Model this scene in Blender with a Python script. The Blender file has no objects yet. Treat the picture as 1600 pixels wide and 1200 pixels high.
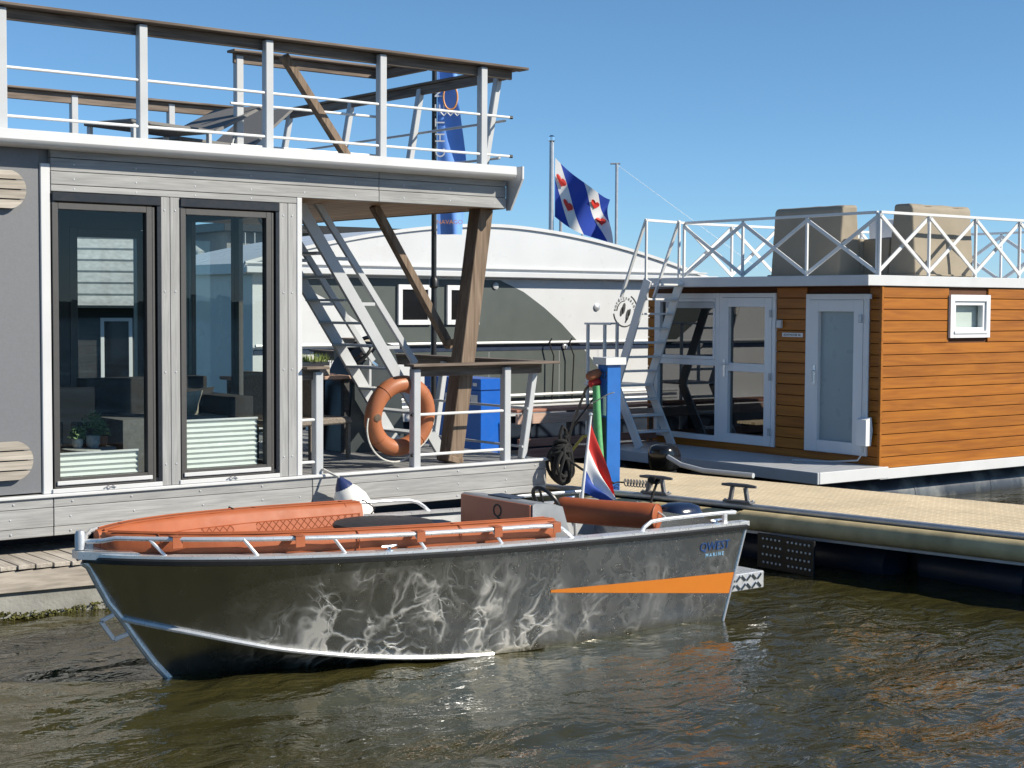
import bpy, math, random
import numpy as np
from mathutils import Vector, Matrix

random.seed(7)
rng = np.random.default_rng(11)
scene = bpy.context.scene
col = scene.collection
R = math.radians

# ------------------------------------------------------------------ camera
# world: X runs along the grey houseboat's long side, Y across it, Z up, water at 0
YAW, PITCH, ROLL, FPX = .6681, .0509, -.0054, 2423.5
fwd = Vector((math.sin(YAW) * math.cos(PITCH), math.cos(YAW) * math.cos(PITCH), -math.sin(PITCH)))
r0 = Vector((math.cos(YAW), -math.sin(YAW), 0))
u0 = r0.cross(fwd)
rt = r0 * math.cos(ROLL) - u0 * math.sin(ROLL)
up = r0 * math.sin(ROLL) + u0 * math.cos(ROLL)
cd = bpy.data.cameras.new("camera")
cam = bpy.data.objects.new("camera", cd)
col.objects.link(cam)
cam.matrix_world = Matrix(((rt.x, up.x, -fwd.x, 0), (rt.y, up.y, -fwd.y, 0), (rt.z, up.z, -fwd.z, 2.5), (0, 0, 0, 1)))
cd.sensor_width = 36
cd.lens = 36 * FPX / 1600
cd.clip_start, cd.clip_end = .1, 6000
scene.camera = cam

# ------------------------------------------------------------------ sky and sun
SUN_EL, SUN_AZ = R(34), R(-52)          # azimuth measured from +X towards +Y
sdir = Vector((math.cos(SUN_EL) * math.cos(SUN_AZ), math.cos(SUN_EL) * math.sin(SUN_AZ), math.sin(SUN_EL)))
w = bpy.data.worlds.new("World")
scene.world = w
w.use_nodes = True
nt = w.node_tree
sky = nt.nodes.new("ShaderNodeTexSky")
sky.sky_type = 'NISHITA'
sky.sun_disc = False
sky.sun_elevation = SUN_EL
sky.sun_rotation = math.pi / 2 - SUN_AZ
sky.altitude = 0
sky.air_density = .70
sky.dust_density = 0
sky.ozone_density = 10
hsn = nt.nodes.new("ShaderNodeHueSaturation")
hsn.inputs['Saturation'].default_value = .93
hsn.inputs['Hue'].default_value = .486
nt.links.new(sky.outputs[0], hsn.inputs['Color'])
nt.links.new(hsn.outputs[0], nt.nodes["Background"].inputs[0])
nt.nodes["Background"].inputs[1].default_value = .105
sd = bpy.data.lights.new("sun", 'SUN')
sd.energy = 5.0
sd.angle = R(.53)
sd.color = (1, .925, .79)
sun = bpy.data.objects.new("sun", sd)
col.objects.link(sun)
sun.rotation_euler = sdir.to_track_quat('Z', 'Y').to_euler()
sun.location = sdir * 50
vs = scene.view_settings
vs.view_transform = 'Standard'
vs.look = 'None'
vs.gamma = 1
vs.exposure = .36
vs.use_curve_mapping = False

# ------------------------------------------------------------------ helpers
class MB:
    def __init__(s):
        s.v, s.f, s.uv = [], [], None
    def add(s, vs_, fs_):
        o = len(s.v)
        s.v += [tuple(p) for p in vs_]
        s.f += [tuple(i + o for i in f) for f in fs_]
        return s
    def box(s, x0, y0, z0, x1, y1, z1, c=.003):
        if x0 > x1: x0, x1 = x1, x0
        if y0 > y1: y0, y1 = y1, y0
        if z0 > z1: z0, z1 = z1, z0
        return s.obox(((x0 + x1) / 2, (y0 + y1) / 2, (z0 + z1) / 2), (1, 0, 0), (0, 1, 0), (0, 0, 1), (x1 - x0) / 2, (y1 - y0) / 2, (z1 - z0) / 2, c)
    def obox(s, ce, ax, ay, az, hx, hy, hz, c=.003):
        ce, ax, ay, az = Vector(ce), Vector(ax), Vector(ay), Vector(az)
        c = min(c, hx * .45, hy * .45, hz * .45)
        P = lambda a, b, d: ce + ax * a + ay * b + az * d
        if c <= 1e-6:
            vv = [P(i * hx, j * hy, k * hz) for i in (-1, 1) for j in (-1, 1) for k in (-1, 1)]
            return s.add(vv, [(0, 1, 3, 2), (4, 6, 7, 5), (0, 4, 5, 1), (2, 3, 7, 6), (0, 2, 6, 4), (1, 5, 7, 3)])
        vv, idx = [], {}
        for i in (-1, 1):
            for j in (-1, 1):
                for k in (-1, 1):
                    for m in range(3):
                        idx[i, j, k, m] = len(vv)
                        vv.append(P(i * (hx - (c if m != 0 else 0)), j * (hy - (c if m != 1 else 0)), k * (hz - (c if m != 2 else 0))))
        fs = []
        def quad(ks, n):
            n = ax * n[0] + ay * n[1] + az * n[2]
            a, b, d = vv[ks[0]], vv[ks[1]], vv[ks[2]]
            if (b - a).cross(d - a).dot(n) < 0: ks = ks[::-1]
            fs.append(tuple(ks))
        for i in (-1, 1):
            quad([idx[i, -1, -1, 0], idx[i, 1, -1, 0], idx[i, 1, 1, 0], idx[i, -1, 1, 0]], (i, 0, 0))
            quad([idx[-1, i, -1, 1], idx[1, i, -1, 1], idx[1, i, 1, 1], idx[-1, i, 1, 1]], (0, i, 0))
            quad([idx[-1, -1, i, 2], idx[1, -1, i, 2], idx[1, 1, i, 2], idx[-1, 1, i, 2]], (0, 0, i))
            for j in (-1, 1):
                quad([idx[i, j, -1, 0], idx[i, j, 1, 0], idx[i, j, 1, 1], idx[i, j, -1, 1]], (i, j, 0))
                quad([idx[i, -1, j, 0], idx[i, 1, j, 0], idx[i, 1, j, 2], idx[i, -1, j, 2]], (i, 0, j))
                quad([idx[-1, i, j, 1], idx[1, i, j, 1], idx[1, i, j, 2], idx[-1, i, j, 2]], (0, i, j))
                for k in (-1, 1):
                    quad([idx[i, j, k, 0], idx[i, j, k, 1], idx[i, j, k, 2]], (i, j, k))
        return s.add(vv, fs)
    def beam(s, p0, p1, w_, h_, upv=(0, 0, 1), c=.003):
        p0, p1 = Vector(p0), Vector(p1)
        d = p1 - p0
        L = d.length
        d.normalize()
        upv = Vector(upv)
        sx = d.cross(upv)
        if sx.length < 1e-4: sx = d.cross(Vector((0, 1, 0)))
        sx.normalize()
        uz = sx.cross(d)
        return s.obox((p0 + p1) / 2, d, sx, uz, L / 2, w_ / 2, h_ / 2, c)
    def tube(s, pts, r, n=10, closed=False, caps=True):
        pts = [Vector(p) for p in pts]
        m = len(pts)
        rr = r if hasattr(r, '__len__') else [r] * m
        tans = []
        for i in range(m):
            a = pts[(i - 1) % m] if (closed or i > 0) else pts[i]
            b = pts[(i + 1) % m] if (closed or i < m - 1) else pts[i]
            tans.append((b - a).normalized())
        nrm = tans[0].orthogonal().normalized()
        vv = []
        for i in range(m):
            if i > 0:
                q = tans[i - 1].rotation_difference(tans[i])
                nrm = q @ nrm
            nrm = (nrm - tans[i] * nrm.dot(tans[i])).normalized()
            bn = tans[i].cross(nrm)
            for k in range(n):
                a = 2 * math.pi * k / n
                vv.append(pts[i] + (nrm * math.cos(a) + bn * math.sin(a)) * rr[i])
        fs = []
        for i in range(m if closed else m - 1):
            j = (i + 1) % m
            for k in range(n):
                fs.append((i * n + k, i * n + (k + 1) % n, j * n + (k + 1) % n, j * n + k))
        if caps and not closed:
            fs.append(tuple(range(n - 1, -1, -1)))
            fs.append(tuple((m - 1) * n + k for k in range(n)))
        return s.add(vv, fs)
    def lathe(s, prof, ce, n=24, axis=(0, 0, 1)):
        az = Vector(axis).normalized()
        ax = az.orthogonal().normalized()
        ay = az.cross(ax)
        ce = Vector(ce)
        vv = []
        for (r, z) in prof:
            for k in range(n):
                a = 2 * math.pi * k / n
                vv.append(ce + az * z + (ax * math.cos(a) + ay * math.sin(a)) * r)
        fs = []
        m = len(prof)
        for i in range(m - 1):
            for k in range(n):
                fs.append((i * n + k, i * n + (k + 1) % n, (i + 1) * n + (k + 1) % n, (i + 1) * n + k))
        fs.append(tuple(range(n - 1, -1, -1)))
        fs.append(tuple((m - 1) * n + k for k in range(n)))
        return s.add(vv, fs)
    def prism(s, poly, o, ax, ay, an, t):
        o, ax, ay, an = Vector(o), Vector(ax), Vector(ay), Vector(an)
        n = len(poly)
        vv = [o + ax * a + ay * b for a, b in poly] + [o + ax * a + ay * b + an * t for a, b in poly]
        fs = [tuple(range(n - 1, -1, -1)), tuple(range(n, 2 * n))]
        fs += [(i, (i + 1) % n, n + (i + 1) % n, n + i) for i in range(n)]
        return s.add(vv, fs)
    def ring(s, x0, z0, x1, z1, wd, y0, y1, wb=None, c=.003):
        """rectangular frame in the XZ plane, pieces butted end to end"""
        wb = wd if wb is None else wb
        s.box(x0, y0, z0, x0 + wd, y1, z1, c)
        s.box(x1 - wd, y0, z0, x1, y1, z1, c)
        s.box(x0 + wd, y0, z1 - wd, x1 - wd, y1, z1, c)
        s.box(x0 + wd, y0, z0, x1 - wd, y1, z0 + wb, c)
        return s
    def sheet(s, fn, nu, nv, closed_u=False):
        o = len(s.v)
        uvs = []
        for j in range(nv + 1):
            for i in range(nu + 1):
                s.v.append(tuple(fn(i / nu, j / nv)))
                uvs.append((i / nu, j / nv))
        for j in range(nv):
            for i in range(nu):
                a = o + j * (nu + 1) + i
                s.f.append((a, a + 1, a + nu + 2, a + nu + 1))
        if s.uv is None and o == 0: s.uv = uvs
        return s
    def swap_xy(s):
        """turn a shape drawn in the XZ plane into one in the YZ plane"""
        s.v = [(p[1], p[0], p[2]) for p in s.v]
        s.f = [f[::-1] for f in s.f]
        return s
    def build(s, name, m, parent=None, local=False, smooth=35):
        me = bpy.data.meshes.new(name)
        off = Vector((0, 0, 0))
        if parent is not None and not local: off = wloc(parent)
        me.from_pydata([(p[0] - off.x, p[1] - off.y, p[2] - off.z) for p in s.v], [], s.f)
        if s.uv is not None:
            ul = me.uv_layers.new(name="UVMap")
            for lp in me.loops: ul.data[lp.index].uv = s.uv[lp.vertex_index]
        me.materials.append(m)
        if smooth:
            me.polygons.foreach_set('use_smooth', [True] * len(me.polygons))
            me.set_sharp_from_angle(angle=R(smooth))
        ob = bpy.data.objects.new(name, me)
        col.objects.link(ob)
        if parent is not None: ob.parent = parent
        return ob

def wloc(o):
    v = Vector((0, 0, 0))
    while o is not None:
        v += o.location
        o = o.parent
    return v
def thing(name, label, cat, loc=(0, 0, 0), rz=0, group=None):
    o = bpy.data.objects.new(name, None)
    o.empty_display_size = .1
    col.objects.link(o)
    o.location = loc
    o.rotation_euler = (0, 0, rz)
    o['label'] = label
    o['category'] = cat
    if group: o['group'] = group
    return o
def tag(o, label, cat, group=None):
    o['label'] = label
    o['category'] = cat
    if group: o['group'] = group
    return o
def node(name, parent):
    o = bpy.data.objects.new(name, None)
    o.empty_display_size = .05
    col.objects.link(o)
    o.parent = parent
    return o
def piece(name, me, parent, loc, rot=(0, 0, 0), scale=(1, 1, 1)):
    o = bpy.data.objects.new(name, me)
    col.objects.link(o)
    o.parent = parent
    o.location = loc
    o.rotation_euler = rot
    o.scale = scale
    return o
def struct(o):
    o['kind'] = 'structure'
    return o
def lerp(a, b, t): return a + (b - a) * t
def cub(xs, ys, x):
    """smooth curve through points"""
    xs = np.array(xs, float); ys = np.array(ys, float)
    d = np.diff(ys) / np.diff(xs)
    m = np.zeros(len(xs))
    m[0], m[-1] = d[0], d[-1]
    for i in range(1, len(xs) - 1):
        m[i] = 0 if d[i - 1] * d[i] <= 0 else 2 * d[i - 1] * d[i] / (d[i - 1] + d[i])
    i = int(np.clip(np.searchsorted(xs, x) - 1, 0, len(xs) - 2))
    h = xs[i + 1] - xs[i]
    t = (x - xs[i]) / h
    return (ys[i] * (1 + 2 * t) * (1 - t) ** 2 + m[i] * h * t * (1 - t) ** 2 + ys[i + 1] * t * t * (3 - 2 * t) + m[i + 1] * h * t * t * (t - 1))

# ------------------------------------------------------------------ materials
def _new(name):
    m = bpy.data.materials.new(name)
    m.use_nodes = True
    n = m.node_tree.nodes
    return m, n, m.node_tree.links, n["Principled BSDF"]
def mat(name, c, rough=.5, metal=0., var=.12, scale=5., stretch=(1, 1, 1), bump=0., bscale=60., bstretch=(1, 1, 1), rnd=0., dirt=0., dirtc=(.08, .07, .05), coat=0., spec=.5, sub=0., rvar=.1):
    m, n, l, b = _new(name)
    tc = n.new("ShaderNodeTexCoord")
    oi = n.new("ShaderNodeObjectInfo")
    off = n.new("ShaderNodeVectorMath"); off.operation = 'SCALE'
    cmb = n.new("ShaderNodeCombineXYZ")
    for i in range(3): l.new(oi.outputs['Random'], cmb.inputs[i])
    l.new(cmb.outputs[0], off.inputs[0]); off.inputs['Scale'].default_value = 31. if rnd else 0.
    add = n.new("ShaderNodeVectorMath")
    l.new(tc.outputs['Object'], add.inputs[0]); l.new(off.outputs[0], add.inputs[1])
    def noise(sc, st, det=4.):
        mp = n.new("ShaderNodeMapping"); mp.inputs['Scale'].default_value = st
        l.new(add.outputs[0], mp.inputs[0])
        t = n.new("ShaderNodeTexNoise"); t.inputs['Scale'].default_value = sc; t.inputs['Detail'].default_value = det
        l.new(mp.outputs[0], t.inputs['Vector'])
        return t.outputs[0]
    na = noise(scale, stretch, 6.)
    mr = n.new("ShaderNodeMapRange"); mr.inputs[1].default_value = .3; mr.inputs[2].default_value = .7
    mr.inputs[3].default_value = 1 - var; mr.inputs[4].default_value = 1 + var
    l.new(na, mr.inputs[0])
    val = mr.outputs[0]
    if rnd:
        m2 = n.new("ShaderNodeMapRange"); m2.inputs[3].default_value = 1 - rnd; m2.inputs[4].default_value = 1 + rnd
        l.new(oi.outputs['Random'], m2.inputs[0])
        mu = n.new("ShaderNodeMath"); mu.operation = 'MULTIPLY'
        l.new(val, mu.inputs[0]); l.new(m2.outputs[0], mu.inputs[1]); val = mu.outputs[0]
    sc = n.new("ShaderNodeVectorMath"); sc.operation = 'SCALE'
    sc.inputs[0].default_value = c
    l.new(val, sc.inputs['Scale'])
    out = sc.outputs[0]
    if dirt:
        nd = noise(2.3, (1, 1, 1), 8.)
        md = n.new("ShaderNodeMapRange"); md.inputs[1].default_value = .52; md.inputs[2].default_value = .75; md.inputs[4].default_value = dirt
        l.new(nd, md.inputs[0])
        mx = n.new("ShaderNodeMix"); mx.data_type = 'RGBA'
        l.new(md.outputs[0], mx.inputs['Factor']); l.new(out, mx.inputs['A']); mx.inputs['B'].default_value = (*dirtc, 1)
        out = mx.outputs['Result']
    l.new(out, b.inputs['Base Color'])
    rm = n.new("ShaderNodeMapRange"); rm.inputs[3].default_value = max(0, rough - rvar); rm.inputs[4].default_value = min(1, rough + rvar)
    l.new(noise(scale * 2.7, stretch), rm.inputs[0]); l.new(rm.outputs[0], b.inputs['Roughness'])
    b.inputs['Metallic'].default_value = metal
    b.inputs['Specular IOR Level'].default_value = spec
    if coat: b.inputs['Coat Weight'].default_value = coat; b.inputs['Coat Roughness'].default_value = .08
    if bump:
        bp = n.new("ShaderNodeBump"); bp.inputs['Strength'].default_value = bump; bp.inputs['Distance'].default_value = .01
        l.new(noise(bscale, bstretch), bp.inputs['Height']); l.new(bp.outputs[0], b.inputs['Normal'])
    return m
def wood(name, c, c2, axis=0, rnd=.12, rough=.75, fine=60.):
    """grain along axis 0=x 1=y 2=z"""
    m, n, l, b = _new(name)
    tc = n.new("ShaderNodeTexCoord"); oi = n.new("ShaderNodeObjectInfo")
    sc = n.new("ShaderNodeVectorMath"); sc.operation = 'SCALE'; sc.inputs['Scale'].default_value = 41.
    cmb = n.new("ShaderNodeCombineXYZ")
    for i in range(3): l.new(oi.outputs['Random'], cmb.inputs[i])
    l.new(cmb.outputs[0], sc.inputs[0])
    add = n.new("ShaderNodeVectorMath"); l.new(tc.outputs['Object'], add.inputs[0]); l.new(sc.outputs[0], add.inputs[1])
    def nz(st, scale, det, dist=0.):
        mp = n.new("ShaderNodeMapping"); mp.inputs['Scale'].default_value = st; l.new(add.outputs[0], mp.inputs[0])
        t = n.new("ShaderNodeTexNoise"); t.inputs['Scale'].default_value = scale; t.inputs['Detail'].default_value = det; t.inputs['Distortion'].default_value = dist
        l.new(mp.outputs[0], t.inputs['Vector']); return t.outputs[0]
    st = [1., 1., 1.]; st[axis] = .04
    g = nz(st, fine, 5., .4)
    st2 = [1., 1., 1.]; st2[axis] = .12
    g2 = nz(st2, 9., 3., 1.2)
    ad = n.new("ShaderNodeMath"); l.new(g, ad.inputs[0]); l.new(g2, ad.inputs[1])
    mr = n.new("ShaderNodeMapRange"); mr.inputs[1].default_value = .75; mr.inputs[2].default_value = 1.25
    l.new(ad.outputs[0], mr.inputs[0])
    mx = n.new("ShaderNodeMix"); mx.data_type = 'RGBA'
    l.new(mr.outputs[0], mx.inputs['Factor']); mx.inputs['A'].default_value = (*c, 1); mx.inputs['B'].default_value = (*c2, 1)
    m2 = n.new("ShaderNodeMapRange"); m2.inputs[3].default_value = 1 - rnd; m2.inputs[4].default_value = 1 + rnd
    l.new(oi.outputs['Random'], m2.inputs[0])
    s2 = n.new("ShaderNodeVectorMath"); s2.operation = 'SCALE'
    l.new(mx.outputs['Result'], s2.inputs[0]); l.new(m2.outputs[0], s2.inputs['Scale'])
    l.new(s2.outputs[0], b.inputs['Base Color'])
    b.inputs['Roughness'].default_value = rough
    b.inputs['Specular IOR Level'].default_value = .3
    bp = n.new("ShaderNodeBump"); bp.inputs['Strength'].default_value = .35; bp.inputs['Distance'].default_value = .004
    l.new(ad.outputs[0], bp.inputs['Height']); l.new(bp.outputs[0], b.inputs['Normal'])
    return m
def glass(name, tint=(.75, .82, .8), f0=.07, rough=0.):
    """thin pane: clear tinted sheet with the mirror share of its two faces (Schlick)"""
    m = bpy.data.materials.new(name); m.use_nodes = True
    n = m.node_tree.nodes; l = m.node_tree.links; n.clear()
    o = n.new("ShaderNodeOutputMaterial"); mx = n.new("ShaderNodeMixShader")
    ge = n.new("ShaderNodeNewGeometry"); dt = n.new("ShaderNodeVectorMath"); dt.operation = 'DOT_PRODUCT'
    l.new(ge.outputs['Incoming'], dt.inputs[0]); l.new(ge.outputs['Normal'], dt.inputs[1])
    ab = n.new("ShaderNodeMath"); ab.operation = 'ABSOLUTE'; l.new(dt.outputs['Value'], ab.inputs[0])
    iv = n.new("ShaderNodeMath"); iv.operation = 'SUBTRACT'; iv.inputs[0].default_value = 1; l.new(ab.outputs[0], iv.inputs[1]); iv.use_clamp = True
    pw_ = n.new("ShaderNodeMath"); pw_.operation = 'POWER'; pw_.inputs[1].default_value = 5; l.new(iv.outputs[0], pw_.inputs[0])
    fm = n.new("ShaderNodeMath"); fm.operation = 'MULTIPLY_ADD'; fm.inputs[1].default_value = 1 - f0; fm.inputs[2].default_value = f0; l.new(pw_.outputs[0], fm.inputs[0])
    t = n.new("ShaderNodeBsdfTransparent"); t.inputs[0].default_value = (*tint, 1)
    g = n.new("ShaderNodeBsdfGlossy"); g.inputs['Roughness'].default_value = rough
    l.new(fm.outputs[0], mx.inputs[0]); l.new(t.outputs[0], mx.inputs[1]); l.new(g.outputs[0], mx.inputs[2]); l.new(mx.outputs[0], o.inputs[0])
    return m

M = {}
M['alu_white'] = mat('white_aluminium', (.62, .625, .63), .38, 0, .04, 3, bump=.02, dirt=.12, dirtc=(.45, .43, .38))
M['alu_post'] = mat('powder_coated_post', (.47, .485, .50), .45, 0, .05, 4, dirt=.1, dirtc=(.3, .3, .28))
M['alu_raw'] = mat('raw_aluminium', (.74, .75, .76), .3, .55, .08, 14, bump=.04, bscale=120)
M['chrome'] = mat('polished_steel', (.78, .79, .8), .14, 1, .03, 10)
M['wpc_x'] = wood('composite_board', (.27, .27, .268), (.395, .395, .39), 0, .07, .6, 90)
M['wpc_z'] = wood('composite_post', (.27, .27, .268), (.38, .38, .375), 2, .05, .6, 90)
M['wpc_y'] = wood('composite_deck', (.17, .175, .18), (.27, .27, .27), 1, .1, .65, 90)
M['grey_panel'] = mat('grey_wall_panel', (.162, .167, .180), .55, 0, .05, 60, bump=.12, bscale=260)
M['taupe'] = mat('taupe_window_frame', (.075, .071, .067), .42, 0, .03, 8)
M['black_frame'] = mat('black_window_frame', (.012, .013, .017), .35, 0, .1, 8)
M['rail_wood'] = wood('weathered_hardwood', (.10, .075, .058), (.23, .185, .15), 0, .1, .8, 70)
M['rail_wood_y'] = wood('weathered_hardwood_across', (.10, .075, .058), (.23, .185, .15), 1, .1, .8, 70)
M['post_wood'] = wood('timber_post', (.13, .09, .06), (.27, .20, .145), 2, .06, .8, 50)
M['ceiling_wood'] = wood('ceiling_board', (.26, .15, .075), (.42, .27, .15), 1, .1, .6, 40)
M['jetty'] = wood('grey_jetty_plank', (.28, .25, .215), (.50, .455, .40), 1, .14, .85, 55)
M['jetty_x'] = wood('grey_jetty_beam', (.28, .25, .215), (.48, .43, .375), 0, .1, .85, 45)
M['slat'] = wood('weathered_slat', (.29, .255, .21), (.50, .45, .39), 0, .14, .85, 55)
M['hull_dark'] = mat('dark_hull_paint', (.016, .026, .045), .4, 0, .2, 3)
M['concrete'] = mat('float_concrete', (.28, .28, .26), .9, 0, .2, 5, bump=.4, bscale=40, dirt=.6, dirtc=(.10, .10, .045))
M['brown_clad'] = wood('golden_oak_cladding', (.29, .093, .008), (.42, .148, .013), 0, .09, .42, 30)
M['brown_clad_y'] = wood('golden_oak_cladding_front', (.29, .093, .008), (.42, .148, .013), 1, .09, .42, 30)
M['white_pvc'] = mat('white_pvc', (.78, .79, .80), .32, 0, .02, 4)
M['white_paint'] = mat('white_paint', (.70, .70, .69), .4, 0, .03, 3, dirt=.1, dirtc=(.5, .48, .42))
M['white_grp'] = mat('white_cabin_paint', (.60, .615, .63), .3, 0, .04, 1.5, dirt=.18, dirtc=(.55, .53, .48))
M['slate_paint'] = mat('dark_green_grey_paint', (.085, .10, .095), .4, 0, .06, 2)
M['navy'] = mat('navy_stripe', (.02, .035, .07), .4, 0, .05, 3)
M['black'] = mat('black_plastic', (.012, .012, .013), .42, 0, .15, 10)
M['black_gloss'] = mat('gloss_black_cowling', (.008, .008, .009), .22, 0, .1, 10, coat=.25)
M['black_rope'] = mat('black_rope', (.012, .012, .012), .85, 0, .3, 120, bump=.6, bscale=300)
M['white_rope'] = mat('white_rope', (.62, .6, .55), .85, 0, .2, 120, bump=.5, bscale=300)
M['yellow'] = mat('yellow_hose', (.55, .42, .08), .6, 0, .1, 20)
M['green_hose'] = mat('green_hose', (.10, .36, .14), .55, 0, .15, 25)
M['blue'] = mat('blue_cabinet_paint', (.0, .09, .44), .35, 0, .05, 6)
M['blue_ped'] = mat('blue_pedestal_paint', (.01, .13, .46), .4, 0, .08, 6, dirt=.3, dirtc=(.06, .09, .14))
M['life'] = mat('orange_life_ring', (.40, .138, .058), .45, 0, .08, 6, bump=.05)
M['cover'] = mat('terracotta_upholstery', (.345, .092, .030), .6, 0, .09, 5, bump=.45, bscale=7, dirt=.05, dirtc=(.35, .1, .05))
M['panel_terra'] = mat('terracotta_laminate', (.56, .20, .11), .4, 0, .06, 6)
M['red_brown'] = mat('red_brown_upholstery', (.36, .088, .028), .5, 0, .06, 9, bump=.1, bscale=14)
M['orange'] = mat('orange_stripe', (.58, .175, .014), .4, 0, .03, 9)
M['rubber'] = mat('black_rubber_rubrail', (.015, .015, .016), .45, 0, .1, 20)
M['fender'] = mat('white_fender', (.80, .78, .74), .4, 0, .05, 6, dirt=.1, dirtc=(.5, .45, .35))
M['fender_blue'] = mat('blue_fender_head', (.02, .035, .12), .4, 0, .1, 6)
M['tan_tube'] = mat('tan_fender_tube', (.52, .42, .23), .6, 0, .2, 4, (1, 1, 1), bump=.15, bscale=25, dirt=.55, dirtc=(.12, .10, .05))
M['galv'] = mat('galvanised_steel', (.50, .52, .55), .45, .5, .1, 12)
M['iron'] = mat('dark_cast_iron', (.14, .14, .15), .55, .3, .2, 18, bump=.15)
M['sofa'] = mat('dark_sofa_fabric', (.025, .022, .022), .9, 0, .2, 30, bump=.2, bscale=200)
M['sofa_grey'] = mat('grey_sofa_fabric', (.13, .13, .13), .9, 0, .15, 30, bump=.2, bscale=200)
M['cushion'] = mat('beige_cushion', (.42, .38, .31), .9, 0, .12, 40, bump=.25, bscale=180)
M['blind'] = mat('pleated_blind', (.66, .68, .65), .8, 0, .03, 10)
M['leaf'] = mat('succulent_leaf', (.16, .25, .09), .6, 0, .3, 20)
M['grass_leaf'] = mat('planter_grass', (.20, .27, .06), .7, 0, .3, 20)
M['terracotta'] = mat('terracotta_pot', (.38, .13, .06), .8, 0, .1, 20)
M['stone_pot'] = mat('grey_pot', (.42, .42, .40), .8, 0, .3, 30)
M['lounger'] = mat('grey_lounger_mesh', (.17, .165, .16), .75, 0, .08, 60)
M['wicker'] = mat('grey_wicker', (.20, .17, .14), .8, 0, .3, 60, bump=.5, bscale=90)
M['couch_cover'] = mat('taupe_furniture_cover', (.30, .255, .19), .75, 0, .08, 2.5, bump=.3, bscale=5)
M['console'] = mat('dark_console_grp', (.035, .045, .048), .45, 0, .1, 3)
M['tile'] = mat('grey_roof_tile', (.33, .34, .34), .7, 0, .18, 9, rnd=.2)
M['dark_wood'] = wood('dark_stained_board', (.03, .03, .032), (.06, .058, .058), 0, .2, .7, 40)
M['red_wood'] = wood('red_brown_bench_board', (.28, .12, .08), (.42, .21, .145), 0, .14, .75, 40)
M['pink_plank'] = wood('pinkish_bench_plank', (.42, .27, .20), (.58, .40, .31), 0, .12, .75, 40)
M['int_floor'] = wood('interior_floor', (.20, .17, .14), (.30, .26, .22), 0, .1, .5, 40)
M['int_wall'] = mat('interior_wall', (.10, .10, .10), .8, 0, .03, 3)
M['far_grey'] = mat('far_grey_cladding', (.22, .22, .22), .7, 0, .1, 4)
M['glass'] = glass('window_glass', (.84, .89, .88), .035)
M['glass_dark'] = glass('tinted_glass', (.24, .27, .28), .20)
M['reed'] = mat('added_reed_bank', (.09, .11, .04), .9, 0, .4, .3)
M['ink'] = mat('dark_print', (.04, .045, .045), .6, 0, .02, 5)
M['ink_blue'] = mat('blue_print', (.01, .06, .22), .5, 0, .02, 5)
M['ink_sky'] = mat('light_blue_print', (.30, .58, .85), .5, 0, .02, 5)
M['ink_white'] = mat('white_print', (.8, .8, .8), .6, 0, .02, 5)
M['ink_orange'] = mat('orange_print', (.75, .32, .10), .6, 0, .02, 5)
M['ink_red'] = mat('red_print', (.62, .03, .02), .6, 0, .02, 5)
def frosted():
    m = mat('frosted_glass', (.30, .36, .38), .3, 0, .05, 2); return m
M['frost'] = frosted()

_scr = bpy.data.scenes.new('lettering_scratch')
_txt = {}
def text_mesh(body, size, name):
    if (body, size) in _txt: return _txt[body, size].copy()
    c = bpy.data.curves.new(name, 'FONT'); c.body = body; c.size = size; c.align_x = 'CENTER'; c.align_y = 'CENTER'; c.extrude = .001; c.resolution_u = 3
    o = bpy.data.objects.new(name, c); _scr.collection.objects.link(o)
    vl = _scr.view_layers[0]; vl.update()
    me = bpy.data.meshes.new_from_object(o.evaluated_get(vl.depsgraph))
    bpy.data.objects.remove(o); bpy.data.curves.remove(c)
    _txt[body, size] = me
    return me.copy()
def text(name, body, size, m, parent, origin, ax, ay, local=False, mirror=False):
    me = text_mesh(body, size, name)
    ax, ay = Vector(ax).normalized(), Vector(ay).normalized()
    if mirror: ax = -ax
    an = ax.cross(ay)
    mw = Matrix(((ax.x, ay.x, an.x, origin[0]), (ax.y, ay.y, an.y, origin[1]), (ax.z, ay.z, an.z, origin[2]), (0, 0, 0, 1)))
    me.transform(mw)
    if parent is not None and not local: me.transform(Matrix.Translation(-wloc(parent)))
    me.materials.clear(); me.materials.append(m)
    o = bpy.data.objects.new(name, me); col.objects.link(o)
    if parent is not None: o.parent = parent
    return o
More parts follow.
